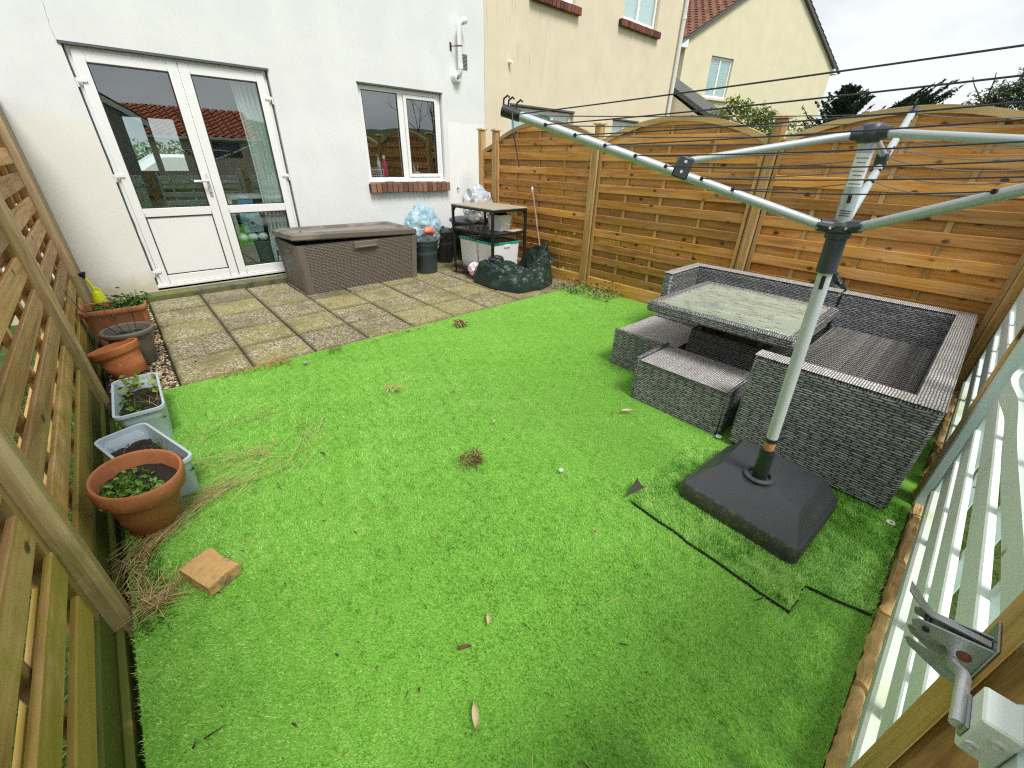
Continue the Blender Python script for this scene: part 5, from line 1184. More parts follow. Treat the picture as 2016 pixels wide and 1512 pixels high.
# ------------------------------------------------------------------ bins, bags
def bin_(label, x, y, r, h, mat, group, lid=True, dz=0.0, rz=0.0):
    rt = empty('dustbin', (x, y, dz), rz, label, 'bin', group); q = MB()
    q.lathe([(0, .0), (r * .80, .0), (r * .83, .012), (r * .95, h * .9), (r * .97, h * .91), (r * .97, h * .96), (r, h * .97), (r, h), (r * .93, h), (r * .92, h * .6), (0, h * .55)], 32); q.build('body', mat, rt, True)
    if lid:
        q = MB(); q.lathe([(r * 1.0, h - .002), (r * 1.04, h + .002), (r * 1.04, h + .018), (r * .93, h + .028), (r * .80, h + .045), (r * .45, h + .062), (0, h + .066)], 32)
        for k in range(6):
            a = k * math.pi / 3; q.box(r * .3, r * .82, -.012, .012, h + .045, h + .055, Matrix.Rotation(a, 4, 'Z') @ Matrix.Rotation(.05, 4, 'Y'))
        lo = q.build('lid', mat, rt, True); q = MB(); q.box(-.035, .035, -.018, .018, h + .062, h + .088, ch=.008); q.build('lid_handle', mat, lo)
    for s_ in (-1, 1):
        q = MB(); q.tube([(s_ * r * .9, -.03, h * .86), (s_ * r * 1.12, -.03, h * .88), (s_ * r * 1.12, .03, h * .88), (s_ * r * .9, .03, h * .86)], .007, 6); q.build('side_handle', MAT['black_plastic'], rt, True)
    return rt
bin_('slate grey lidded dustbin standing next to the storage chest', 3.005, -.775, .178, .415, MAT['slate_plastic'], 'lidded dustbins', rz=.3)
bin_('black lidded dustbin behind the grey one, against the house', 3.575, -.36, .165, .43, MAT['black_plastic'], 'lidded dustbins', rz=.8)
bin_('large black bin behind the shelving trolley', 4.0, -.40, .245, .545, MAT['black_plastic'], 'lidded dustbins', lid=False)
q = MB(); q.lathe([(.262, .0), (.275, .005), (.275, .03), (.2, .055), (0, .065)], 32, Matrix.Translation((4.0, -.40, .553)) @ Matrix.Rotation(.06, 4, 'X')); tag(q.build('bin_lid', MAT['black_plastic'], None, True), 'black lid resting on the large bin behind the trolley', 'lid')
def filmmat(name, c, alpha, c2=None):
    m = M_(name, .22, .6); v = m.coord('Object'); n1 = m.noise(v, 9, 5, .6, 1.2); cc = m.mix(m.step(n1, .45, .62), c, c2 or tuple(x * .6 for x in c)); m.col(cc)
    m.b.inputs['Alpha'].default_value = alpha; m.bump(m.noise(v, 24, 4, .7, 1.5), .6, .012); return m.m
MAT['blue_film'] = filmmat('blue_translucent_film', (.30, .58, .72), .62, (.55, .75, .82)); MAT['white_film'] = filmmat('white_translucent_film', (.72, .74, .76), .72, (.42, .46, .52))
rb = empty('recycling_bag', (3.29, -.27, 0), 0, 'translucent blue recycling bag behind the grey dustbin', 'bag')
blob('film', (0, 0, .43), (.25, .20, .34), MAT['blue_film'], 5, .36, 1.25, 6, True, parent=rb)
for i, (dx, dz, sz, c) in enumerate(((-.05, .30, .10, (.55, .55, .5)), (.08, .42, .09, (.10, .12, .11)), (.02, .55, .10, (.5, .6, .35)), (-.1, .48, .07, (.7, .7, .7)), (.1, .62, .06, (.1, .1, .12)), (0, .2, .12, (.3, .25, .2)))):
    blob('contents', (dx, .02, dz), (sz * 1.2, sz * .9, sz * .6), plain('bag_content_%d' % i, c, .6), 2, .3, 2.4, i, parent=rb)
o = blob('orange_wrapper', (3.135, -.56, .505), (.085, .06, .05), plain('orange_wrapper', (.72, .22, .12), .4), 3, .3, 1.8, 4, True); tag(o, 'crumpled orange wrapper lying on the grey dustbin lid edge', 'wrapper')
o.location = (3.21, -.55, .50); tag(blob('plastic_sack', (3.27, -.50, .36), (.12, .10, .15), filmmat('grey_film', (.30, .28, .30), .95), 4, .35, 1.8, 8, True), 'crumpled dark grey sack between the two dustbins', 'sack')
wbg = empty('refuse_bag', (4.06, -.62, .60), 0, 'clear white refuse bag piled above the large black bin', 'bag')
blob('film', (0, .02, .20), (.21, .20, .25), MAT['white_film'], 5, .30, 1.15, 12, True, parent=wbg)
for i, (dx, dz, c) in enumerate(((-.06, .13, (.7, .68, .66)), (.02, .25, (.74, .74, .74)), (-.02, .08, (.65, .35, .08)), (.06, .14, (.06, .02, .025)), (-.09, .24, (.55, .5, .6)), (.03, .33, (.3, .45, .6)))):
    blob('contents', (dx, -.05, dz), (.09, .07, .07), plain('refuse_%d' % i, c, .6), 2, .25, 2.2, i + 20, parent=wbg)

# ------------------------------------------------------------------ shelving trolley and what it carries
tr = empty('shelving_trolley', (0, 0, 0), 0, 'black metal shelving trolley with a pale board top, by the fence', 'trolley')
tx0, tx1, ty0, ty1 = 3.305, 3.84, -1.865, -1.045
for (x, y) in ((tx0, ty0), (tx0, ty1), (tx1, ty0), (tx1, ty1)):
    q = MB(); q.box(x - .014, x + .014, y - .014, y + .014, .075, .872); q.build('upright', MAT['black_metal'], tr)
    q = MB(); q.tube([(x - .008, y, .03), (x + .008, y, .03)], .028, 14); co = q.build('castor', MAT['black_plastic'], tr, True); q = MB(); q.box(x - .013, x + .013, y - .014, y + .014, .03, .075); q.build('fork', MAT['steel'], co)
for zz in (.845, .575, .075):
    q = MB(); q.box(tx0 - .012, tx1 + .012, ty0 - .013, ty0 + .013, zz, zz + .028); q.box(tx0 - .012, tx1 + .012, ty1 - .013, ty1 + .013, zz, zz + .028)
    q.box(tx0 - .013, tx0 + .013, ty0, ty1, zz + .001, zz + .027); q.box(tx1 - .013, tx1 + .013, ty0, ty1, zz + .001, zz + .027); q.build('shelf_frame', MAT['black_metal'], tr)
for (x, y, s1, s2) in ((tx0, ty1, 1, -1), (tx0, ty0, 1, 1), (tx1, ty0, -1, 1)):
    q = MB(); q.add([(x, y + s2 * .014, .79), (x, y + s2 * .07, .846), (x, y + s2 * .014, .846), (x + s1 * .004, y + s2 * .014, .79), (x + s1 * .004, y + s2 * .07, .846), (x + s1 * .004, y + s2 * .014, .846)], [(0, 1, 2), (3, 5, 4), (0, 3, 4, 1), (1, 4, 5, 2), (2, 5, 3, 0)]); q.build('gusset', MAT['black_metal'], tr)
bd = wood('pale_board', (.30, .25, .18), (.43, .37, .28), (.52, .46, .36), axis=1, knots=.1)
q = MB(); q.box(tx0 - .018, tx1 + .018, ty0 - .018, ty1 + .018, .8735, .888, ch=.003); q.build('top_board', bd, tr)
q = MB(); q.box(tx0 + .014, tx1 - .014, ty0 + .014, ty1 - .014, .592, .600); q.build('middle_shelf', MAT['black_metal'], tr)
q = MB(); q.box(tx0 + .014, tx1 - .014, ty0 + .014, ty1 - .014, .088, .098); q.build('bottom_shelf', MAT['black_metal'], tr)
q = MB(); q.box(3.60, 3.82, -1.84, -1.50, .6045, .614, Matrix.Translation((3.7, -1.65, 0)) @ Matrix.Rotation(.2, 4, 'Z') @ Matrix.Translation((-3.7, 1.65, 0)), ch=.002); tag(q.build('loose_board', bd), 'pale board offcut under the bucket on the middle shelf', 'board')
def tub(label, x0, x1, y0, y1, z0, h, lidmat, soil=False, grp=None):
    rt = empty('tub', ((x0 + x1) / 2, (y0 + y1) / 2, z0), 0, label, 'tub', grp); hx, hy = (x1 - x0) / 2, (y1 - y0) / 2
    q = MB(); q.loft([rrect(hx * .88, hy * .88, .03, 0), rrect(hx * .97, hy * .97, .035, h), rrect(hx * .90, hy * .9, .03, h), rrect(hx * .84, hy * .84, .025, .02)]); q.build('body', MAT['white_plastic'], rt, True)
    if lidmat:
        q = MB(); q.loft([rrect(hx, hy, .035, h - .012), rrect(hx * 1.02, hy * 1.02, .038, h), rrect(hx, hy, .035, h + .014), rrect(hx * .93, hy * .93, .03, h + .014), rrect(hx * .9, hy * .9, .03, h + .004)]); q.build('lid', lidmat, rt, True)
    for s_ in (-1, 1):
        q = MB(); q.box(-.05, .05, s_ * hy * .97 - .01, s_ * hy * .97 + .01, h - .055, h - .015, ch=.006); q.build('clip', MAT['white_plastic'], rt, True)
    return rt
tl = filmmat('teal_lid_with_grime', (.03, .36, .30), 1.0, (.015, .10, .06))
tub('white storage tub with teal lid, nearer one on the trolley bottom', 3.345, 3.80, -1.835, -1.475, .10, .375, tl, grp='teal lidded tubs')
tub('white storage tub with teal lid, farther one on the trolley bottom', 3.345, 3.80, -1.465, -1.085, .10, .375, tl, grp='teal lidded tubs')
bk = empty('bucket', (3.64, -1.60, .602), .2, 'white square bucket with dark contents on the trolley middle shelf', 'bucket')
q = MB(); q.loft([rrect(.10, .10, .03, 0), rrect(.122, .122, .035, .165), rrect(.128, .128, .035, .168), rrect(.128, .128, .035, .19), rrect(.118, .118, .03, .19), rrect(.112, .112, .03, .16)]); q.build('body', MAT['white_plastic'], bk, True)
blob('contents', (0, 0, .165), (.11, .11, .055), MAT['soil'], 3, .2, 2, 5, parent=bk)
q = MB(); q.tube([(.127 * math.cos(a), -.05 - .115 * math.sin(a), .165 - .09 * math.sin(a)) for a in np.linspace(0, math.pi, 11)], .0035, 6); q.build('handle', MAT['white_plastic'], bk, True)
def heap(name, label, cat, n, area, z, L, mat, wdt, seed=0, flat=.35, kind='stuff', dirs=None):
    rt = np.stack([RNG.uniform(area[0], area[1], n), RNG.uniform(area[2], area[3], n), RNG.uniform(z, z + flat * L, n)], 1)
    a = RNG.uniform(0, 2 * np.pi, n) if dirs is None else RNG.normal(dirs[0], dirs[1], n); d = np.stack([np.cos(a), np.sin(a), RNG.normal(0, .25, n)], 1)
    V, F, t = strands(rt, d, RNG.uniform(.5, 1, n) * L, np.full(n, wdt), 3, .1); return tag(soup(name, V, F, mat, None, t), label, cat, kind=kind)
heap('twig_bundle', 'dry brown twigs heaped on the trolley bottom shelf', 'twigs', 150, (3.26, 3.45, -1.5, -1.02), .105, .22, MAT['twig'], .004, kind='thing')
heap('shelf_litter', 'dark scraps and white bits on the trolley middle shelf', 'litter', 60, (3.35, 3.55, -1.5, -1.08), .605, .10, MAT['twig'], .012, kind='stuff')
# ------------------------------------------------------------------ green tarpaulin
def tarpmat():
    m = M_('dark_green_tarpaulin', .30, .5); v = m.coord('Object'); n1 = m.noise(v, 12, 5, .6, .8)
    m.col(m.mix(n1, (.006, .018, .014), (.024, .050, .040))); m.rough(m.math('ADD', .2, m.math('MULTIPLY', n1, .3))); m.bump(m.noise(v, 30, 5, .65, 1.2), .5, .01); return m.m
MAT['tarp'] = tarpmat()
def creased(name, label, fn, nu, nv, mat, cat='tarpaulin'):
    mb = MB(); vs = [fn(i / nu, j / nv) for j in range(nv + 1) for i in range(nu + 1)]
    mb.add(vs, [(j * (nu + 1) + i, j * (nu + 1) + i + 1, (j + 1) * (nu + 1) + i + 1, (j + 1) * (nu + 1) + i) for j in range(nv) for i in range(nu)])
    o = mb.build(name, mat); smooth_by_angle(o.data, 30); return tag(o, label, cat)
def rid(p, s=1.0):
    p = Vector(p) * s; return (.45 - abs(mnoise.noise(p))) + .45 * (.4 - abs(mnoise.noise(p * 2.1 + Vector((3, 1, 7))))) + .2 * (.4 - abs(mnoise.noise(p * 4.3)))
def poly_at(P_, u):
    k = min(len(P_) - 2, int(u * (len(P_) - 1))); f = u * (len(P_) - 1) - k; f = f * f * (3 - 2 * f) * .5 + f * .5
    return [a + (b_ - a) * f for a, b_ in zip(P_[k], P_[k + 1])]
TF = [(3.31, -1.40), (3.17, -1.66), (3.15, -2.02), (3.29, -2.38), (3.66, -2.42), (3.93, -2.32), (4.11, -2.12)]
TB = [(3.36, -1.42), (3.36, -1.60), (3.42, -1.90), (3.58, -2.02), (3.80, -2.00), (3.98, -1.95), (4.15, -1.84)]
TZh = [.05, .20, .27, .20, .14, .26, .40]
def tarp1(u, v):
    fx, fy = poly_at(TF, u); bx, by = poly_at(TB, u); hz = poly_at([(z, 0) for z in TZh], u)[0]
    x = fx + (bx - fx) * v; y = fy + (by - fy) * v
    prof = math.sin(min(1, v * 1.15) * math.pi * .60) ** .62; z = prof * hz
    n = rid((x, y, z), 2.6) * .10 * prof + rid((x, y, z), 5.5) * .07 * (.2 + prof) + .022 * rid((x, y, z + 3), 9.0) * (.3 + prof) + .015 * math.sin(u * 26 + 3 * v) * prof
    return (min(4.18, x - n * .5), y - n * .75, max(.004 + .012 * rid((x * 2, y * 2, 1), 4), z + n * .7))
tarp_o = creased('tarpaulin', 'crumpled dark green tarpaulin heaped before the trolley', tarp1, 110, 70, MAT['tarp'])
def tarp2(u, v):
    x = 4.02 + .10 * v - .04 * math.sin(u * 3.1); y = -2.18 + .62 * u; z = .02 + .40 * v * (1 - .55 * abs(u - .45) ** 1.3 * 2) ; n = rid((x, y, z), 6) * .06; return (min(4.175, x - n - .06 * (1 - v)), y + n * .3, z)
fl_ = creased('flap', None, tarp2, 40, 36, MAT['tarp'], None); fl_.parent = tarp_o
def tarp3(u, v): 
    x = 4.12 + .06 * u; y = -5.27 + .34 * v; h = .60 * (1 - (2 * v - 1) ** 2 * .55) * (1 - .25 * u); n = rid((x, y, u), 9) * .03; return (x, y, max(.3, h * .98 - .0 + n) if u > .02 else h * .9 + n)
def tarp3(u, v):
    y = -5.30 + .36 * u; pk = 1 - abs(u - .42) / .58; z = .40 + (.24 * max(0, pk) ** .8) * v + .03 * v; n = rid((u, v, 2), 2.6) * .03; return (4.17 - .05 * (1 - v) - n, y, z + n)
creased('tarpaulin', 'tip of a green tarpaulin poking up behind the rattan sofa', tarp3, 24, 18, MAT['tarp'])
o = blob('carrier_bag', (3.30, -1.50, .125), (.08, .085, .085), filmmat('white_pink_film', (.78, .74, .76), 1.0, (.72, .34, .42)), 4, .3, 1.8, 31, True); tag(o, 'crumpled white and pink carrier bag beside the tarpaulin', 'bag')
o = blob('gardening_gloves', (3.36, -1.86, .30), (.10, .07, .05), MAT['black_plastic'], 4, .45, 2.4, 33, True); tag(o, 'black gloves lying on the tarpaulin', 'gloves')
bm_ = empty('wooden_pole', (0, 0, 0), 0, 'old wooden broom handle leaning on the golden fence', 'pole')
q = MB(); q.tube([(3.99, -2.12, .0), (4.10, -1.86, .5), (4.195, -1.61, 1.08)], [.014, .013, .012], 10); q.build('shaft', wood('old_pole', (.16, .09, .06), (.27, .17, .12), (.38, .28, .22), axis=2, knots=0), bm_, True)
q = MB(); q.tube([(4.187, -1.63, 1.03), (4.197, -1.605, 1.092)], .0125, 10); q.build('worn_tip', MAT['white_plastic'], bm_, True)

# ------------------------------------------------------------------ pots along the left fence
def pot(name, label, loc, prof, mat, tilt=(0, 0, 0), soil_r=None, soil_z=None, sx=1, sy=1, group=None, soil_mat=None):
    rt = empty(name, loc, 0, label, 'plant pot', group); rt.rotation_euler = tilt
    q = MB(); q.lathe(prof, 44, None, sx, sy); q.build('body', mat, rt, True)
    if soil_r:
        bm = bmesh.new(); bmesh.ops.create_circle(bm, cap_ends=False, radius=soil_r, segments=28); me = bpy.data.meshes.new('soil')
        bm.free(); mb = MB(); n = 28; rings = []
        for k in range(9):
            r = soil_r * (1 - k / 8.001); rings.append([(r * math.cos(2 * math.pi * j / n) * sx, r * math.sin(2 * math.pi * j / n) * sy, soil_z + .012 * fbm((r * 30 * math.cos(2 * math.pi * j / n), r * 30 * math.sin(2 * math.pi * j / n), soil_z)) + (.006 if 0 < k else 0)) for j in range(n)])
        mb.loft(rings, cap=False); mb.build('soil', soil_mat or MAT['soil'], rt, True)
    return rt
def tuft(parent, name, mat, cen, n, rad, z0, hgt, lsize, nl=4, seed=0, spread=1.0):
    """little plants: stems with leaf pairs"""
    cs = []; roots = []; ds = []; Ls = []
    for i in range(n):
        a = RNG.uniform(0, 2 * np.pi); r = rad * math.sqrt(RNG.uniform(0, 1)); p = np.array([cen[0] + r * math.cos(a), cen[1] + r * math.sin(a), z0]); h = hgt * RNG.uniform(.4, 1.1); d = np.array([RNG.normal(0, .35 * spread), RNG.normal(0, .35 * spread), 1.0]); d /= np.linalg.norm(d)
        roots.append(p); ds.append(d); Ls.append(h)
        for k in range(nl): cs.append(p + d * h * (1 - .18 * k) + RNG.normal(0, lsize * .45, 3))
    V, F, t = leaves(np.array(cs), lsize, None, .6); o = soup(name, V, F, mat, parent, t); o['kind'] = 'stuff'
    V, F, t = strands(np.array(roots), np.array(ds), np.array(Ls), np.full(n, .003), 2, 0.0); soup('stem', V, F, mat, parent, t); return o
# big weathered pot in front
bp = pot('terracotta_pot', 'large weathered terracotta pot of seedlings, nearest the camera', (-.285, -3.945, -.005), [(0, .0), (.075, .0), (.080, .004), (.120, .20), (.122, .215), (.138, .218), (.143, .225), (.146, .290), (.141, .298), (.134, .296), (.129, .288), (.121, .225), (.112, .21)], MAT['terracotta_worn'], (R_(6), R_(5), 0), .121, .235, group=None)
bp.rotation_euler = (R_(7), R_(6), 0)
tuft(bp, 'seedlings', MAT['leafy'], (-.02, -.04), 70, .088, .238, .045, .028, 4)
# pale blue troughs
def trough(label, loc, rz, hx, hy, h):
    rt = empty('plastic_trough', loc, rz, label, 'trough', 'pale blue plastic troughs')
    q = MB(); q.loft([rrect(hx * .80, hy * .86, .03, 0), rrect(hx * .93, hy * .95, .035, h - .02), rrect(hx * .94, hy * .955, .035, h - .018), rrect(hx, hy, .04, h - .016), rrect(hx, hy, .04, h), rrect(hx * .9, hy * .955, .035, h), rrect(hx * .87, hy * .94, .03, h - .05), rrect(hx * .8, hy * .9, .03, h - .1)], cap=False); q.build('body', MAT['blue_plastic'], rt, True)
    nx, ny = 10, 20; mb = MB(); vs = [(hx * .84 * (2 * i / nx - 1), hy * .925 * (2 * j / ny - 1), h - .075 + .018 * fbm((i * .7, j * .7, loc[1] * 3)) + .02 * math.sin(j * .3)) for j in range(ny + 1) for i in range(nx + 1)]
    mb.add(vs, [(j * (nx + 1) + i, j * (nx + 1) + i + 1, (j + 1) * (nx + 1) + i + 1, (j + 1) * (nx + 1) + i) for j in range(ny) for i in range(nx)]); mb.build('soil', MAT['soil'], rt, True); return rt
t1 = trough('pale blue plastic trough with yellowing plants, farther of the two', (-.225, -2.99, -.015), R_(-1), .108, .262, .215)
tuft(t1, 'yellowing_leaves', foliage('yellowing_leaf', [(0, (.10, .17, .02)), (.5, (.30, .36, .05)), (1, (.50, .48, .12))]), (.0, .17), 16, .09, .15, .09, .045, 3, spread=1.6)
tuft(t1, 'small_leaves', MAT['leafy'], (-.02, -.10), 9, .06, .15, .03, .04, 3)
tuft(t1, 'weed', MAT['leafy'], (-.07, .02), 6, .03, .15, .03, .02, 3)
r0 = np.stack([RNG.uniform(-.04, .08, 26), RNG.uniform(-.22, .0, 26), np.full(26, .155)], 1); dd = np.stack([RNG.normal(.2, .5, 26), RNG.normal(.6, .5, 26), RNG.uniform(.0, .5, 26)], 1)
V, F, t = strands(r0, dd, RNG.uniform(.06, .16, 26), np.full(26, .004), 4, .35); soup('dry_stalks', V, F, MAT['straw'], t1, t)
t2 = trough('pale blue plastic trough tilted behind the large terracotta pot', (-.245, -3.62, -.015), R_(17), .105, .255, .205)
r0 = np.stack([RNG.uniform(-.07, .07, 90), RNG.uniform(-.2, .2, 90), np.full(90, .14)], 1); dd = np.stack([RNG.normal(0, 1, 90), RNG.normal(0, 1, 90), RNG.uniform(.0, .4, 90)], 1)
V, F, t = strands(r0, dd, RNG.uniform(.03, .08, 90), np.full(90, .006), 2, .2); soup('dead_bits', V, F, MAT['twig'], t2, t)
tuft(t2, 'weed', MAT['grass'], (.06, .04), 10, .04, .14, .05, .02, 2)
# tipped terracotta pot on a paver
pv = MB(); pv.box(-.105, .105, -.07, .07, 0, .035, ch=.006); o = tag(pv.build('paver', MAT['paver_pink']), 'pinkish concrete paver under the tipped terracotta pot', 'paver'); o.location = (-.235, -2.275, -.035); o.rotation_euler = (0, 0, R_(35))
tp_ = pot('terracotta_pot', 'smooth orange terracotta pot with ringed sides, tipped towards the fence', (-.262, -2.17, .012), [(0, 0), (.082, 0), (.086, .004), (.099, .055), (.0975, .058), (.100, .062), (.0985, .066), (.107, .105), (.1055, .108), (.108, .112), (.1065, .116), (.114, .150), (.126, .153), (.131, .160), (.134, .195), (.128, .201), (.120, .197), (.113, .15), (.09, .03), (0, .03)], MAT['terracotta'], (R_(-9), R_(-11), 0)); tp_.scale = (1.07, 1.07, 1.07)
gp_ = pot('taupe_pot', 'taupe plastic round pot with bare twigs, by the gravel', (-.205, -1.88, -.03), [(0, 0), (.098, 0), (.104, .01), (.128, .215), (.132, .235), (.150, .242), (.160, .258), (.158, .275), (.146, .283), (.134, .276), (.126, .25), (.12, .22)], MAT['taupe_pot'], (0, 0, 0), .125, .225)
q = MB(); rr = random.Random(3)
for k in range(4): branch(q, Vector((-.04 + .03 * k, .02 * (k % 2), .21)), Vector((-.35 + .12 * k, .1 * (k - 1), 1)), .16, .0035, 2, rr, .5)
q.tube([(-.03, -.02, .22), (-.10, .05, .30), (-.20, .16, .42), (-.24, .22, .56)], [.004, .0035, .003, .0015], 5); q.build('twig', MAT['bark'], gp_)
tuft(gp_, 'small_leaves', MAT['leafy'], (.03, .03), 16, .07, .225, .03, .016, 3)
tg = empty('trough_planter', (-.245, -1.31, -.03), R_(-4), 'long terracotta trough of parsley by the door', 'trough')
q = MB(); hx, hy, h = .205, .145, .325
q.loft([rrect(hx * .80, hy * .78, .03, 0), rrect(hx * .93, hy * .92, .04, h - .05), rrect(hx * .94, hy * .93, .04, h - .048), rrect(hx, hy, .045, h - .035), rrect(hx * 1.01, hy * 1.02, .045, h - .012), rrect(hx, hy, .045, h), rrect(hx * .92, hy * .88, .035, h), rrect(hx * .90, hy * .86, .035, h - .06)], cap=False); q.build('body', MAT['terracotta_trough'], tg, True)
q = MB(); q.loft([rrect(hx * .91, hy * .87, .035, h - .06), rrect(hx * .05, hy * .05, .005, h - .03)]); q.build('soil', MAT['soil'], tg, True)
tuft(tg, 'parsley', MAT['parsley'], (.10, .02), 90, .10, h - .05, .115, .034, 7, spread=1.2); tuft(tg, 'parsley', MAT['parsley'], (-.07, -.06), 36, .075, h - .05, .06, .03, 6)
yt = empty('garden_sprayer', (-.372, -.40, 0), 0, 'yellow-green plastic hand tool with black funnel top, standing behind the trough', 'garden tool')
ym = plain('acid_yellow_plastic', (.62, .72, .01), .4, .08)
q = MB(); q.lathe([(0, 0), (.05, 0), (.055, .02), (.05, .16), (.03, .22), (0, .235)], 20); q.tube([(0, 0, .20), (-.01, .0, .26), (-.03, .0, .355)], [.018, .012, .011], 10); q.tube([(.035, 0, .18), (.03, 0, .235), (.0, 0, .26)], .009, 8); q.build('body', ym, yt, True)
q = MB(); q.lathe([(.008, .0), (.012, .018), (.034, .05), (.036, .058), (.030, .055), (0, .03)], 18, Matrix.Translation((-.032, 0, .345)) @ Matrix.Rotation(R_(-12), 4, 'Y')); q.build('funnel', MAT['black_plastic'], yt, True)
# buff brick on the lawn
bm = bmesh.new(); bmesh.ops.create_cube(bm, size=1); bmesh.ops.subdivide_edges(bm, edges=list(bm.edges), cuts=5, use_grid_fill=True)
for v in bm.verts:
    v.co = Vector((v.co.x * .112, v.co.y * .165, v.co.z * .048)); n = fbm((v.co.x * 22, v.co.y * 22, v.co.z * 22)); v.co += v.co.normalized() * n * .0065
me = bpy.data.meshes.new('brick'); bm.to_mesh(me); bm.free(); me.materials.append(MAT['smudged_brick']); boxuv(me); smooth_by_angle(me, 50)
o = tag(link('loose_brick', me), 'broken buff brick lying on the lawn near the left fence', 'brick'); o.location = (-.148, -4.395, .024); o.rotation_euler = (R_(2), R_(3), R_(24))
# old broken saucer on the gravel next to wall
q = MB(); q.box(-.30, -.06, -.12, -.02, -.03, .015, ch=.008); tag(q.build('kerb_stub', MAT['step']), 'mossy end of the door step beside the parsley trough', 'kerb')

# ------------------------------------------------------------------ gravel strip
gb = MB(); gb.box(-.42, -.038, -2.62, -.01, -.09, -.032); tag(gb.build('gravel_bed', MAT['mortar_sand']), 'dark earth under the gravel strip by the patio', 'ground', kind='structure')
ico = bmesh.new(); bmesh.ops.create_icosphere(ico, subdivisions=1, radius=1); iv = np.array([v.co[:] for v in ico.verts]); ifc = np.array([[v.index for v in f.verts] for f in ico.faces]); ico.free()
def pebbles(name, label, pos, size, mat, cat='gravel'):
    n = len(pos); rot = RNG.uniform(0, 2 * np.pi, n); sc = size[:, None] * np.stack([RNG.uniform(.8, 1.4, n), RNG.uniform(.6, 1.0, n), RNG.uniform(.35, .6, n)], 1)
    P_ = iv[None] * (1 + RNG.normal(0, .13, (n, len(iv), 1))) * sc[:, None, :]
    c, s = np.cos(rot)[:, None], np.sin(rot)[:, None]; X = P_[..., 0] * c - P_[..., 1] * s; Y = P_[..., 0] * s + P_[..., 1] * c
    tl_ = RNG.normal(0, .3, n)[:, None]; Z = P_[..., 2] + X * np.sin(tl_)
    V = np.stack([X, Y, Z], 2) + pos[:, None, :]; F = (ifc[None] + (np.arange(n) * len(iv))[:, None, None]).reshape(-1, 3)
    o = soup(name, V.reshape(-1, 3), F, mat, None, np.repeat(RNG.uniform(0, 1, n), len(iv)), True); return tag(o, label, cat, kind='stuff')
MAT['gravel'] = foliage('golden_gravel', [(0, (.14, .10, .06)), (.3, (.36, .26, .14)), (.7, (.54, .43, .27)), (1, (.72, .66, .54))], 0, .75)
n = 2600; ps = np.stack([RNG.uniform(-.40, -.045, n), RNG.uniform(-2.60, -.03, n), RNG.uniform(-.034, -.014, n)], 1); ps[:400, 0] = RNG.uniform(-.15, -.045, 400)
pebbles('gravel', 'golden gravel strip between the pots and the patio slabs', ps, RNG.uniform(.006, .014, n), MAT['gravel'])

# ------------------------------------------------------------------ artificial grass blades
def turf(n, x0, x1, y0, y1, z, name, label, mask=None, kind='stuff', parent=None, hlen=.0135):
    x = RNG.uniform(x0, x1, n); y = RNG.uniform(y0, y1, n)
    if mask is not None: k = mask(x, y); x, y = x[k], y[k]
    n = len(x); d_cam = np.hypot(x - CAM.x, y - CAM.y)
    # nap direction drifts slowly over the lawn
    a = 2.2 + .9 * np.sin(x * 1.9 + .7 * y) + .8 * np.sin(y * 2.3 - x * .9 + 1) + .5 * np.sin(x * 5.1 + y * 3.7) + RNG.normal(0, .75, n)
    lie = np.clip(.85 + .35 * np.sin(x * 2.7 + 1.3 * y) * np.sin(y * 1.7) + RNG.normal(0, .35, n), .15, 1.8)
    d = np.stack([np.cos(a) * lie, np.sin(a) * lie, np.ones(n)], 1)
    L = hlen * RNG.uniform(.6, 1.3, n) * np.clip(1.5 - .16 * d_cam, .92, 1.22); wd = np.where(d_cam < 2.2, .0021, .0025) * RNG.uniform(.8, 1.2, n)
    def vn(f, k): 
        r_ = np.random.default_rng(k); o_ = np.zeros(n)
        for _ in range(7): a_ = r_.uniform(0, 6.28); o_ += np.sin((x * np.cos(a_) + y * np.sin(a_)) * f * r_.uniform(.6, 1.5) + r_.uniform(0, 6.28))
        return o_ / 3.2
    t = np.clip(RNG.beta(1.5, 1.4, n) + .16 * vn(75, 1) + .10 * vn(24, 2) + .09 * vn(6, 3) + .08 * vn(2.2, 4), 0, .93); dry = RNG.uniform(0, 1, n) < .035; t[dry] = 1.0
    return strands(np.stack([x, y, np.full(n, z)], 1), d, L, wd, 2, .12, None, t, .35)
near = lambda x, y: (np.hypot(x - CAM.x, y - CAM.y) < 2.3) & (x > -.35)
def keep(x, y):
    d = np.hypot(x - CAM.x, y - CAM.y); p = np.clip(1.25 - .17 * d, .38, 1.0); edge = np.where(y < -4.42, -.384, -.335 + .02 * np.sin(y * 9) + .015 * np.sin(y * 23))
    inside = (x > edge) & ~((x > .95 - (y + 6.1) * .0) & (y < -6.098)); hid = (x > 2.3) & (y < -5.36)
    return (RNG.uniform(0, 1, len(x)) < p) & inside & ~hid
V1, F1, t1_ = turf(620000, -.386, 4.19, -6.10, -2.57, -.014, '', '', keep)
tag(soup('artificial_grass', V1, F1, MAT['turf'], None, t1_), 'short bright artificial grass blades covering the lawn', 'artificial grass', kind='stuff')
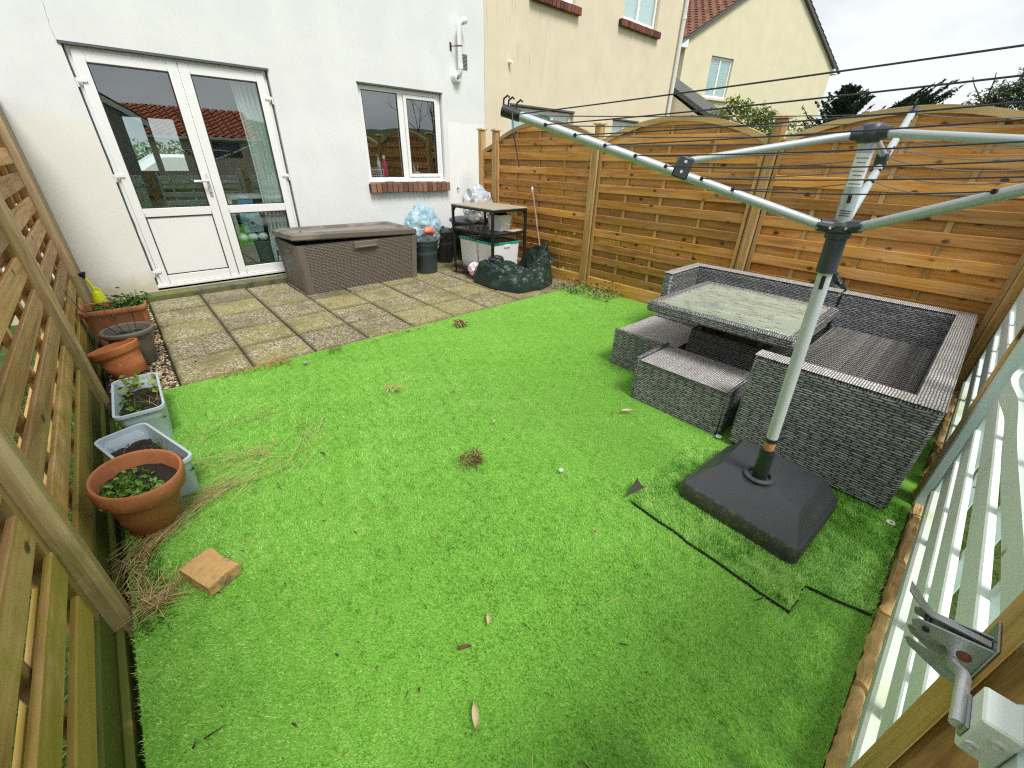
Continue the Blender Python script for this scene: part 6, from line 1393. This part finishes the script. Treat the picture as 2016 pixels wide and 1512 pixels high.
# offcut of turf laid loose under the parasol base
oc = [(1.385, -5.225), (1.375, -5.86), (1.345, -5.90), (1.525, -5.905), (1.575, -6.09), (2.30, -6.095), (2.30, -5.20)]
oc = [(1.385, -5.215), (1.352, -5.895), (1.515, -5.90), (1.565, -6.095), (2.32, -6.10), (2.32, -5.62), (1.98, -5.19)]
_oc = []
for (p_, r_) in zip(oc, oc[1:] + oc[:1]):
    n_ = max(1, int(math.hypot(p_[0] - r_[0], p_[1] - r_[1]) / .035))
    for k in range(n_): _oc.append((p_[0] + (r_[0] - p_[0]) * k / n_ + .007 * fbm((k * .8, p_[0] * 9, 1)), p_[1] + (r_[1] - p_[1]) * k / n_ + .007 * fbm((k * .8, p_[1] * 9, 5))))
oc = _oc
of = empty('turf_offcut', (0, 0, 0), 0, 'loose offcut of artificial turf under the parasol base', 'turf offcut')
cx_ = sum(p[0] for p in oc) / len(oc); cy_ = sum(p[1] for p in oc) / len(oc)
q = MB(); q.prism([(a - .0015 - .002 * abs(fbm((a * 30, b_ * 30, 2))), b_ - .0035) for a, b_ in oc], -.012, .002); q.build('backing', plain('black_turf_backing', (.015, .024, .012), .9), of)  # backing shifted outward; its dark edge paints the shaded gap at the seam
q = MB(); q.prism([(cx_ + (a - cx_) * .998, cy_ + (b_ - cy_) * .998) for a, b_ in oc], -.0018, .0055); q.build('thatch', MAT['lawn'], of)
def inpoly(x, y, poly):
    r = np.zeros(len(x), bool); j = len(poly) - 1
    for i in range(len(poly)):
        xi, yi = poly[i]; xj, yj = poly[j]; c = ((yi > y) != (yj > y)) & (x < (xj - xi) * (y - yi) / (yj - yi + 1e-12) + xi); r ^= c; j = i
    return r
V2, F2, t2_ = turf(100000, 1.33, 2.33, -6.10, -5.17, .0055, '', '', lambda x, y: inpoly(x, y, oc)); o = soup('turf_blades', V2, F2, MAT['turf'], of, t2_); o['kind'] = 'stuff'
# curled-up corner of the offcut
cm = MB(); vs = []
for j in range(9):
    for i in range(9):
        u, v = i / 8, j / 8; a = (1 - u) * 1.9 * (1 - v * .6); r_ = .028
        vs.append((1.50 - .10 * v - .035 * (1 - u) * math.cos(a), -5.16 - .03 * v - .05 * u * (1 - v), .006 + r_ * math.sin(a) * (1 - v) + .01))
cm.add(vs, [(j * 9 + i, j * 9 + i + 1, (j + 1) * 9 + i + 1, (j + 1) * 9 + i) for j in range(8) for i in range(8)]); cm.build('curled_corner', plain('grey_turf_backing', (.045, .042, .038), .9, .4, 60), of, True)
for (x, y, lab) in ((2.145, -6.055, 'metal washer pinning the turf near the mint fence'), (2.215, -5.255, 'metal washer on the lawn by the near stool')):
    q = MB(); q.lathe([(.006, 0), (.017, 0), (.017, .003), (.006, .003), (.006, 0)], 18); o = tag(q.build('washer', MAT['chrome'], None, True), lab, 'washer'); o.location = (x, y, .014 if x < 2.2 else .008)

# ------------------------------------------------------------------ wild grass, straw, leaves and litter
def grass_patch(name, label, cat, n, xs_, ys_, L, mat, lean=(0, 0), wdt=.003, spread=.5, droop=.5, z=-.02, kind='stuff', segs=4):
    x = RNG.uniform(*xs_, n); y = RNG.uniform(*ys_, n); d = np.stack([RNG.normal(lean[0], spread, n), RNG.normal(lean[1], spread, n), np.ones(n)], 1)
    V, F, t = strands(np.stack([x, y, np.full(n, z)], 1), d, L * RNG.uniform(.4, 1.1, n), np.full(n, wdt), segs, droop); return tag(soup(name, V, F, mat, None, t), label, cat, kind=kind)
grass_patch('wild_grass', 'wild grass growing along the foot of the left fence', 'grass', 3800, (-.385, -.29), (-4.5, -2.55), .075, MAT['grass'], (.25, 0), .0035, .6, .45)
grass_patch('wild_grass', 'wild grass outside the left fence, seen through the slats', 'grass', 9000, (-1.4, -.50), (-6.2, -1.5), .14, MAT['grass'], (0, 0), .006, .5, .5, -.08)
grass_patch('wild_grass', 'wild grass and dry stems outside the mint fence', 'grass', 4500, (.9, 4.2), (-7.0, -6.21), .13, MAT['grass'], (0, 0), .005, .5, .5, -.08)
def straw(n, path, wid, L, spread, name, label, mat=MAT['straw'], wdt=.0024, lift=.010):
    P_ = np.array(path); s = RNG.uniform(0, len(P_) - 1.001, n); i = s.astype(int); f = (s - i)[:, None]; c = P_[i] * (1 - f) + P_[i + 1] * f; dr = P_[i + 1] - P_[i]; dr /= np.linalg.norm(dr, axis=1, keepdims=True)
    nr = np.stack([-dr[:, 1], dr[:, 0]], 1); c = c + nr * RNG.normal(0, wid, n)[:, None]; a = np.arctan2(dr[:, 1], dr[:, 0]) + RNG.normal(0, spread, n); sg = np.where(RNG.uniform(0, 1, n) < .5, 1, -1)
    d = np.stack([np.cos(a) * sg, np.sin(a) * sg, RNG.uniform(0, .14, n)], 1)
    V, F, t = strands(np.stack([c[:, 0], c[:, 1], RNG.uniform(.004, .004 + lift * 2, n)], 1), d, L * RNG.uniform(.4, 1.1, n), np.full(n, wdt), 4, .10); return tag(soup(name, V, F, mat, None, t), label, 'straw', kind='stuff')
straw(300, [(-.37, -4.14), (-.27, -4.03), (-.14, -3.93), (.02, -3.88)], .035, .16, .28, 'dry_straw', 'swept line of dry straw in front of the large terracotta pot')
straw(260, [(-.36, -4.13), (-.36, -4.28), (-.335, -4.40), (-.27, -4.40), (-.23, -4.28)], .022, .10, .55, 'dry_straw', 'curl of dry straw beside the near left fence post')
straw(110, [(-.11, -3.66), (.03, -3.66), (.14, -3.72), (.22, -3.78)], .05, .12, .6, 'dry_straw', 'loose straw trailing from the tilted blue trough')
straw(60, [(.05, -3.95), (.2, -3.95), (.42, -3.75), (.5, -3.55)], .05, .18, .35, 'dry_straw', 'thin scattered straw across the lawn left of centre')
straw(45, [(-.05, -3.42), (.12, -3.25), (.35, -3.3)], .05, .13, .4, 'dry_straw', 'few pale stems beside the farther blue trough', wdt=.0025)
straw(120, [(.15, -2.60), (.50, -2.615), (.66, -2.62)], .025, .05, 1.2, 'dead_leaves', 'rusty dead grass at the patio edge, left', foliage('rust_leaf', [(0, (.20, .07, .015)), (1, (.48, .22, .06))], 0), .006)
straw(80, [(1.30, -2.66), (1.62, -2.63), (1.85, -2.62)], .025, .05, 1.2, 'dead_leaves', 'dry leaf litter at the patio edge, centre', MAT['straw'], .006)
def clump(name, label, x, y, r, n, mat, z=.012, wdt=.005):
    a = RNG.uniform(0, 2 * np.pi, n); rad = r * np.sqrt(RNG.uniform(0, 1, n)); d = np.stack([np.cos(a + RNG.normal(1.2, .8, n)), np.sin(a + RNG.normal(1.2, .8, n)), RNG.normal(.15, .3, n)], 1)
    V, F, t = strands(np.stack([x + rad * np.cos(a), y + rad * np.sin(a), z + RNG.uniform(0, r * .5, n)], 1), d, r * RNG.uniform(.6, 1.5, n), np.full(n, wdt), 4, .25); return tag(soup(name, V, F, mat, None, t), label, 'grass clump')
clump('dried_clump', 'brown dried grass clump in the middle of the lawn', 1.0, -4.49, .05, 90, foliage('brown_dry', [(0, (.035, .016, .008)), (.6, (.15, .075, .03)), (1, (.33, .21, .09))], 0))
clump('dried_clump', 'pale dried grass clump on the lawn below the patio', 1.04, -3.54, .045, 60, MAT['straw'], wdt=.004)
clump('dried_clump', 'curled brown leaf clump at the patio edge', 2.13, -2.80, .05, 60, foliage('brown_dry_b', [(0, (.08, .045, .02)), (1, (.40, .27, .13))], 0), wdt=.014)
clump('dried_clump', 'dry weed clump on the slab edge, left of centre', .98, -2.66, .05, 40, MAT['twig'], wdt=.004)
def leaf(label, x, y, L, mat, rz, z=.012):
    q = MB(); n = 8; vs = []
    for i in range(n + 1):
        u = i / n; wv = .28 * math.sin(math.pi * u) ** .8 * L; c = .06 * L * math.sin(u * 3)
        vs += [(u * L, -wv * .5, c + .01), (u * L, 0, c), (u * L, wv * .5, c + .012)]
    q.add(vs, [(3 * i + k, 3 * i + 3 + k, 3 * i + 4 + k, 3 * i + 1 + k) for i in range(n) for k in (0, 1)]); o = tag(q.build('fallen_leaf', mat, None, True), label, 'leaf', 'fallen leaves'); o.location = (x, y, z); o.rotation_euler = (0, 0, rz); return o
lm = plain('pale_dead_leaf', (.58, .50, .30), .7, .2, 30); lm2 = plain('brown_dead_leaf', (.16, .09, .04), .7, .2, 30)
leaf('pale dead leaf on the lawn below the brown clump', .505, -5.24, .05, lm, .9); leaf('long pale leaf at the bottom edge of the lawn', .30, -5.44, .07, lm, 1.0)
leaf('pale leaf on the lawn right of the pale clump', 1.29, -4.31, .035, lm, .3); leaf('small tan leaf left of the brown clump', .43, -3.97, .035, lm2, 2.0); leaf('dark curled leaf left of the pale bottom leaves', .385, -5.23, .045, lm2, -.5)
leaf('pale dead leaf in front of the near stool', 2.06, -4.78, .09, lm, 2.5)
tag(blob('pebble', (1.285, -4.86, .016), (.016, .012, .010), plain('pale_pebble', (.55, .55, .56), .7, .5, 60), 2, .2, 2, 9), 'small pale stone on the lawn beside the parasol base', 'pebble')
tag(blob('pebble', (.72, -2.76, .016), (.02, .013, .010), plain('grey_pebble', (.30, .31, .32), .7), 2, .2, 2, 4), 'grey stone on the lawn by the patio edge', 'pebble')
n = 480; ps = np.stack([RNG.uniform(-.3, 3.6, n), RNG.uniform(-5.9, -2.65, n), np.full(n, .012)], 1); V, F, t = strands(ps, np.stack([RNG.normal(0, 1, n), RNG.normal(0, 1, n), np.full(n, .12)], 1), RNG.gamma(2, .008, n), RNG.uniform(.0025, .007, n), 2, .1)
tag(soup('lawn_litter', V, F, MAT['twig'], None, t), 'dark twigs and leaf bits scattered over the lawn', 'litter', kind='stuff')
n = 90; ps = np.stack([RNG.uniform(-.2, 3.6, n), RNG.uniform(-5.9, -2.65, n), np.full(n, .014)], 1); V, F, t = strands(ps, np.stack([RNG.normal(0, 1, n), RNG.normal(0, 1, n), np.full(n, .05)], 1), RNG.uniform(.02, .14, n), np.full(n, .0022), 4, .05)
tag(soup('lawn_litter', V, F, MAT['straw'], None, t), 'pale straw stems scattered over the lawn', 'litter', kind='stuff')
n = 60; ps = np.stack([RNG.uniform(.0, 3.9, n), RNG.uniform(-2.5, -.3, n), np.full(n, .004)], 1); V, F, t = leaves(ps, .02, None, .6); tag(soup('patio_litter', V, F, MAT['twig'], None, t), 'small dark leaf scraps on the patio slabs', 'litter', kind='stuff')
# ivy and dead stems where the patio meets the golden fence
cs = np.stack([RNG.uniform(3.75, 4.16, 420), RNG.uniform(-3.25, -2.45, 420), RNG.gamma(2, .022, 420)], 1); cs[:, 0] = np.clip(cs[:, 0] + (-2.45 - cs[:, 1]) * .12, 3.7, 4.17); V, F, t = leaves(cs, .034, None, .7)
iv_ = empty('ivy_litter', (0, 0, 0), 0, 'straggling ivy and dead leaves at the foot of the golden fence', 'ivy'); soup('leaves', V, F, foliage('ivy_mix', [(0, (.02, .05, .012)), (.45, (.05, .10, .025)), (.6, (.14, .16, .07)), (1, (.34, .30, .18))], .2), iv_, t)
n = 120; ps = np.stack([RNG.uniform(3.8, 4.15, n), RNG.uniform(-3.2, -2.4, n), np.full(n, .01)], 1); V, F, t = strands(ps, np.stack([RNG.normal(-.2, .6, n), RNG.normal(0, .7, n), RNG.uniform(.1, 1, n)], 1), RNG.uniform(.05, .2, n), np.full(n, .004), 4, .4); soup('dead_stems', V, F, MAT['straw'], iv_, t)
q = MB(); rr = random.Random(8); branch(q, Vector((4.14, -2.30, .0)), Vector((-.02, .25, 1)), .30, .004, 3, rr, .6); branch(q, Vector((4.14, -2.0, .45)), Vector((0, -.3, .6)), .2, .003, 2, rr, .6); q.build('vine_stem', MAT['straw'], iv_)
cs = np.stack([RNG.uniform(4.10, 4.16, 26), RNG.uniform(-2.5, -1.85, 26), RNG.uniform(.05, .62, 26)], 1); V, F, t = leaves(cs, .04, np.tile([[-1, -.3, .4]], (26, 1)) + RNG.normal(0, .3, (26, 3)), .75); soup('vine_leaves', V, F, MAT['leafy'], iv_, t)
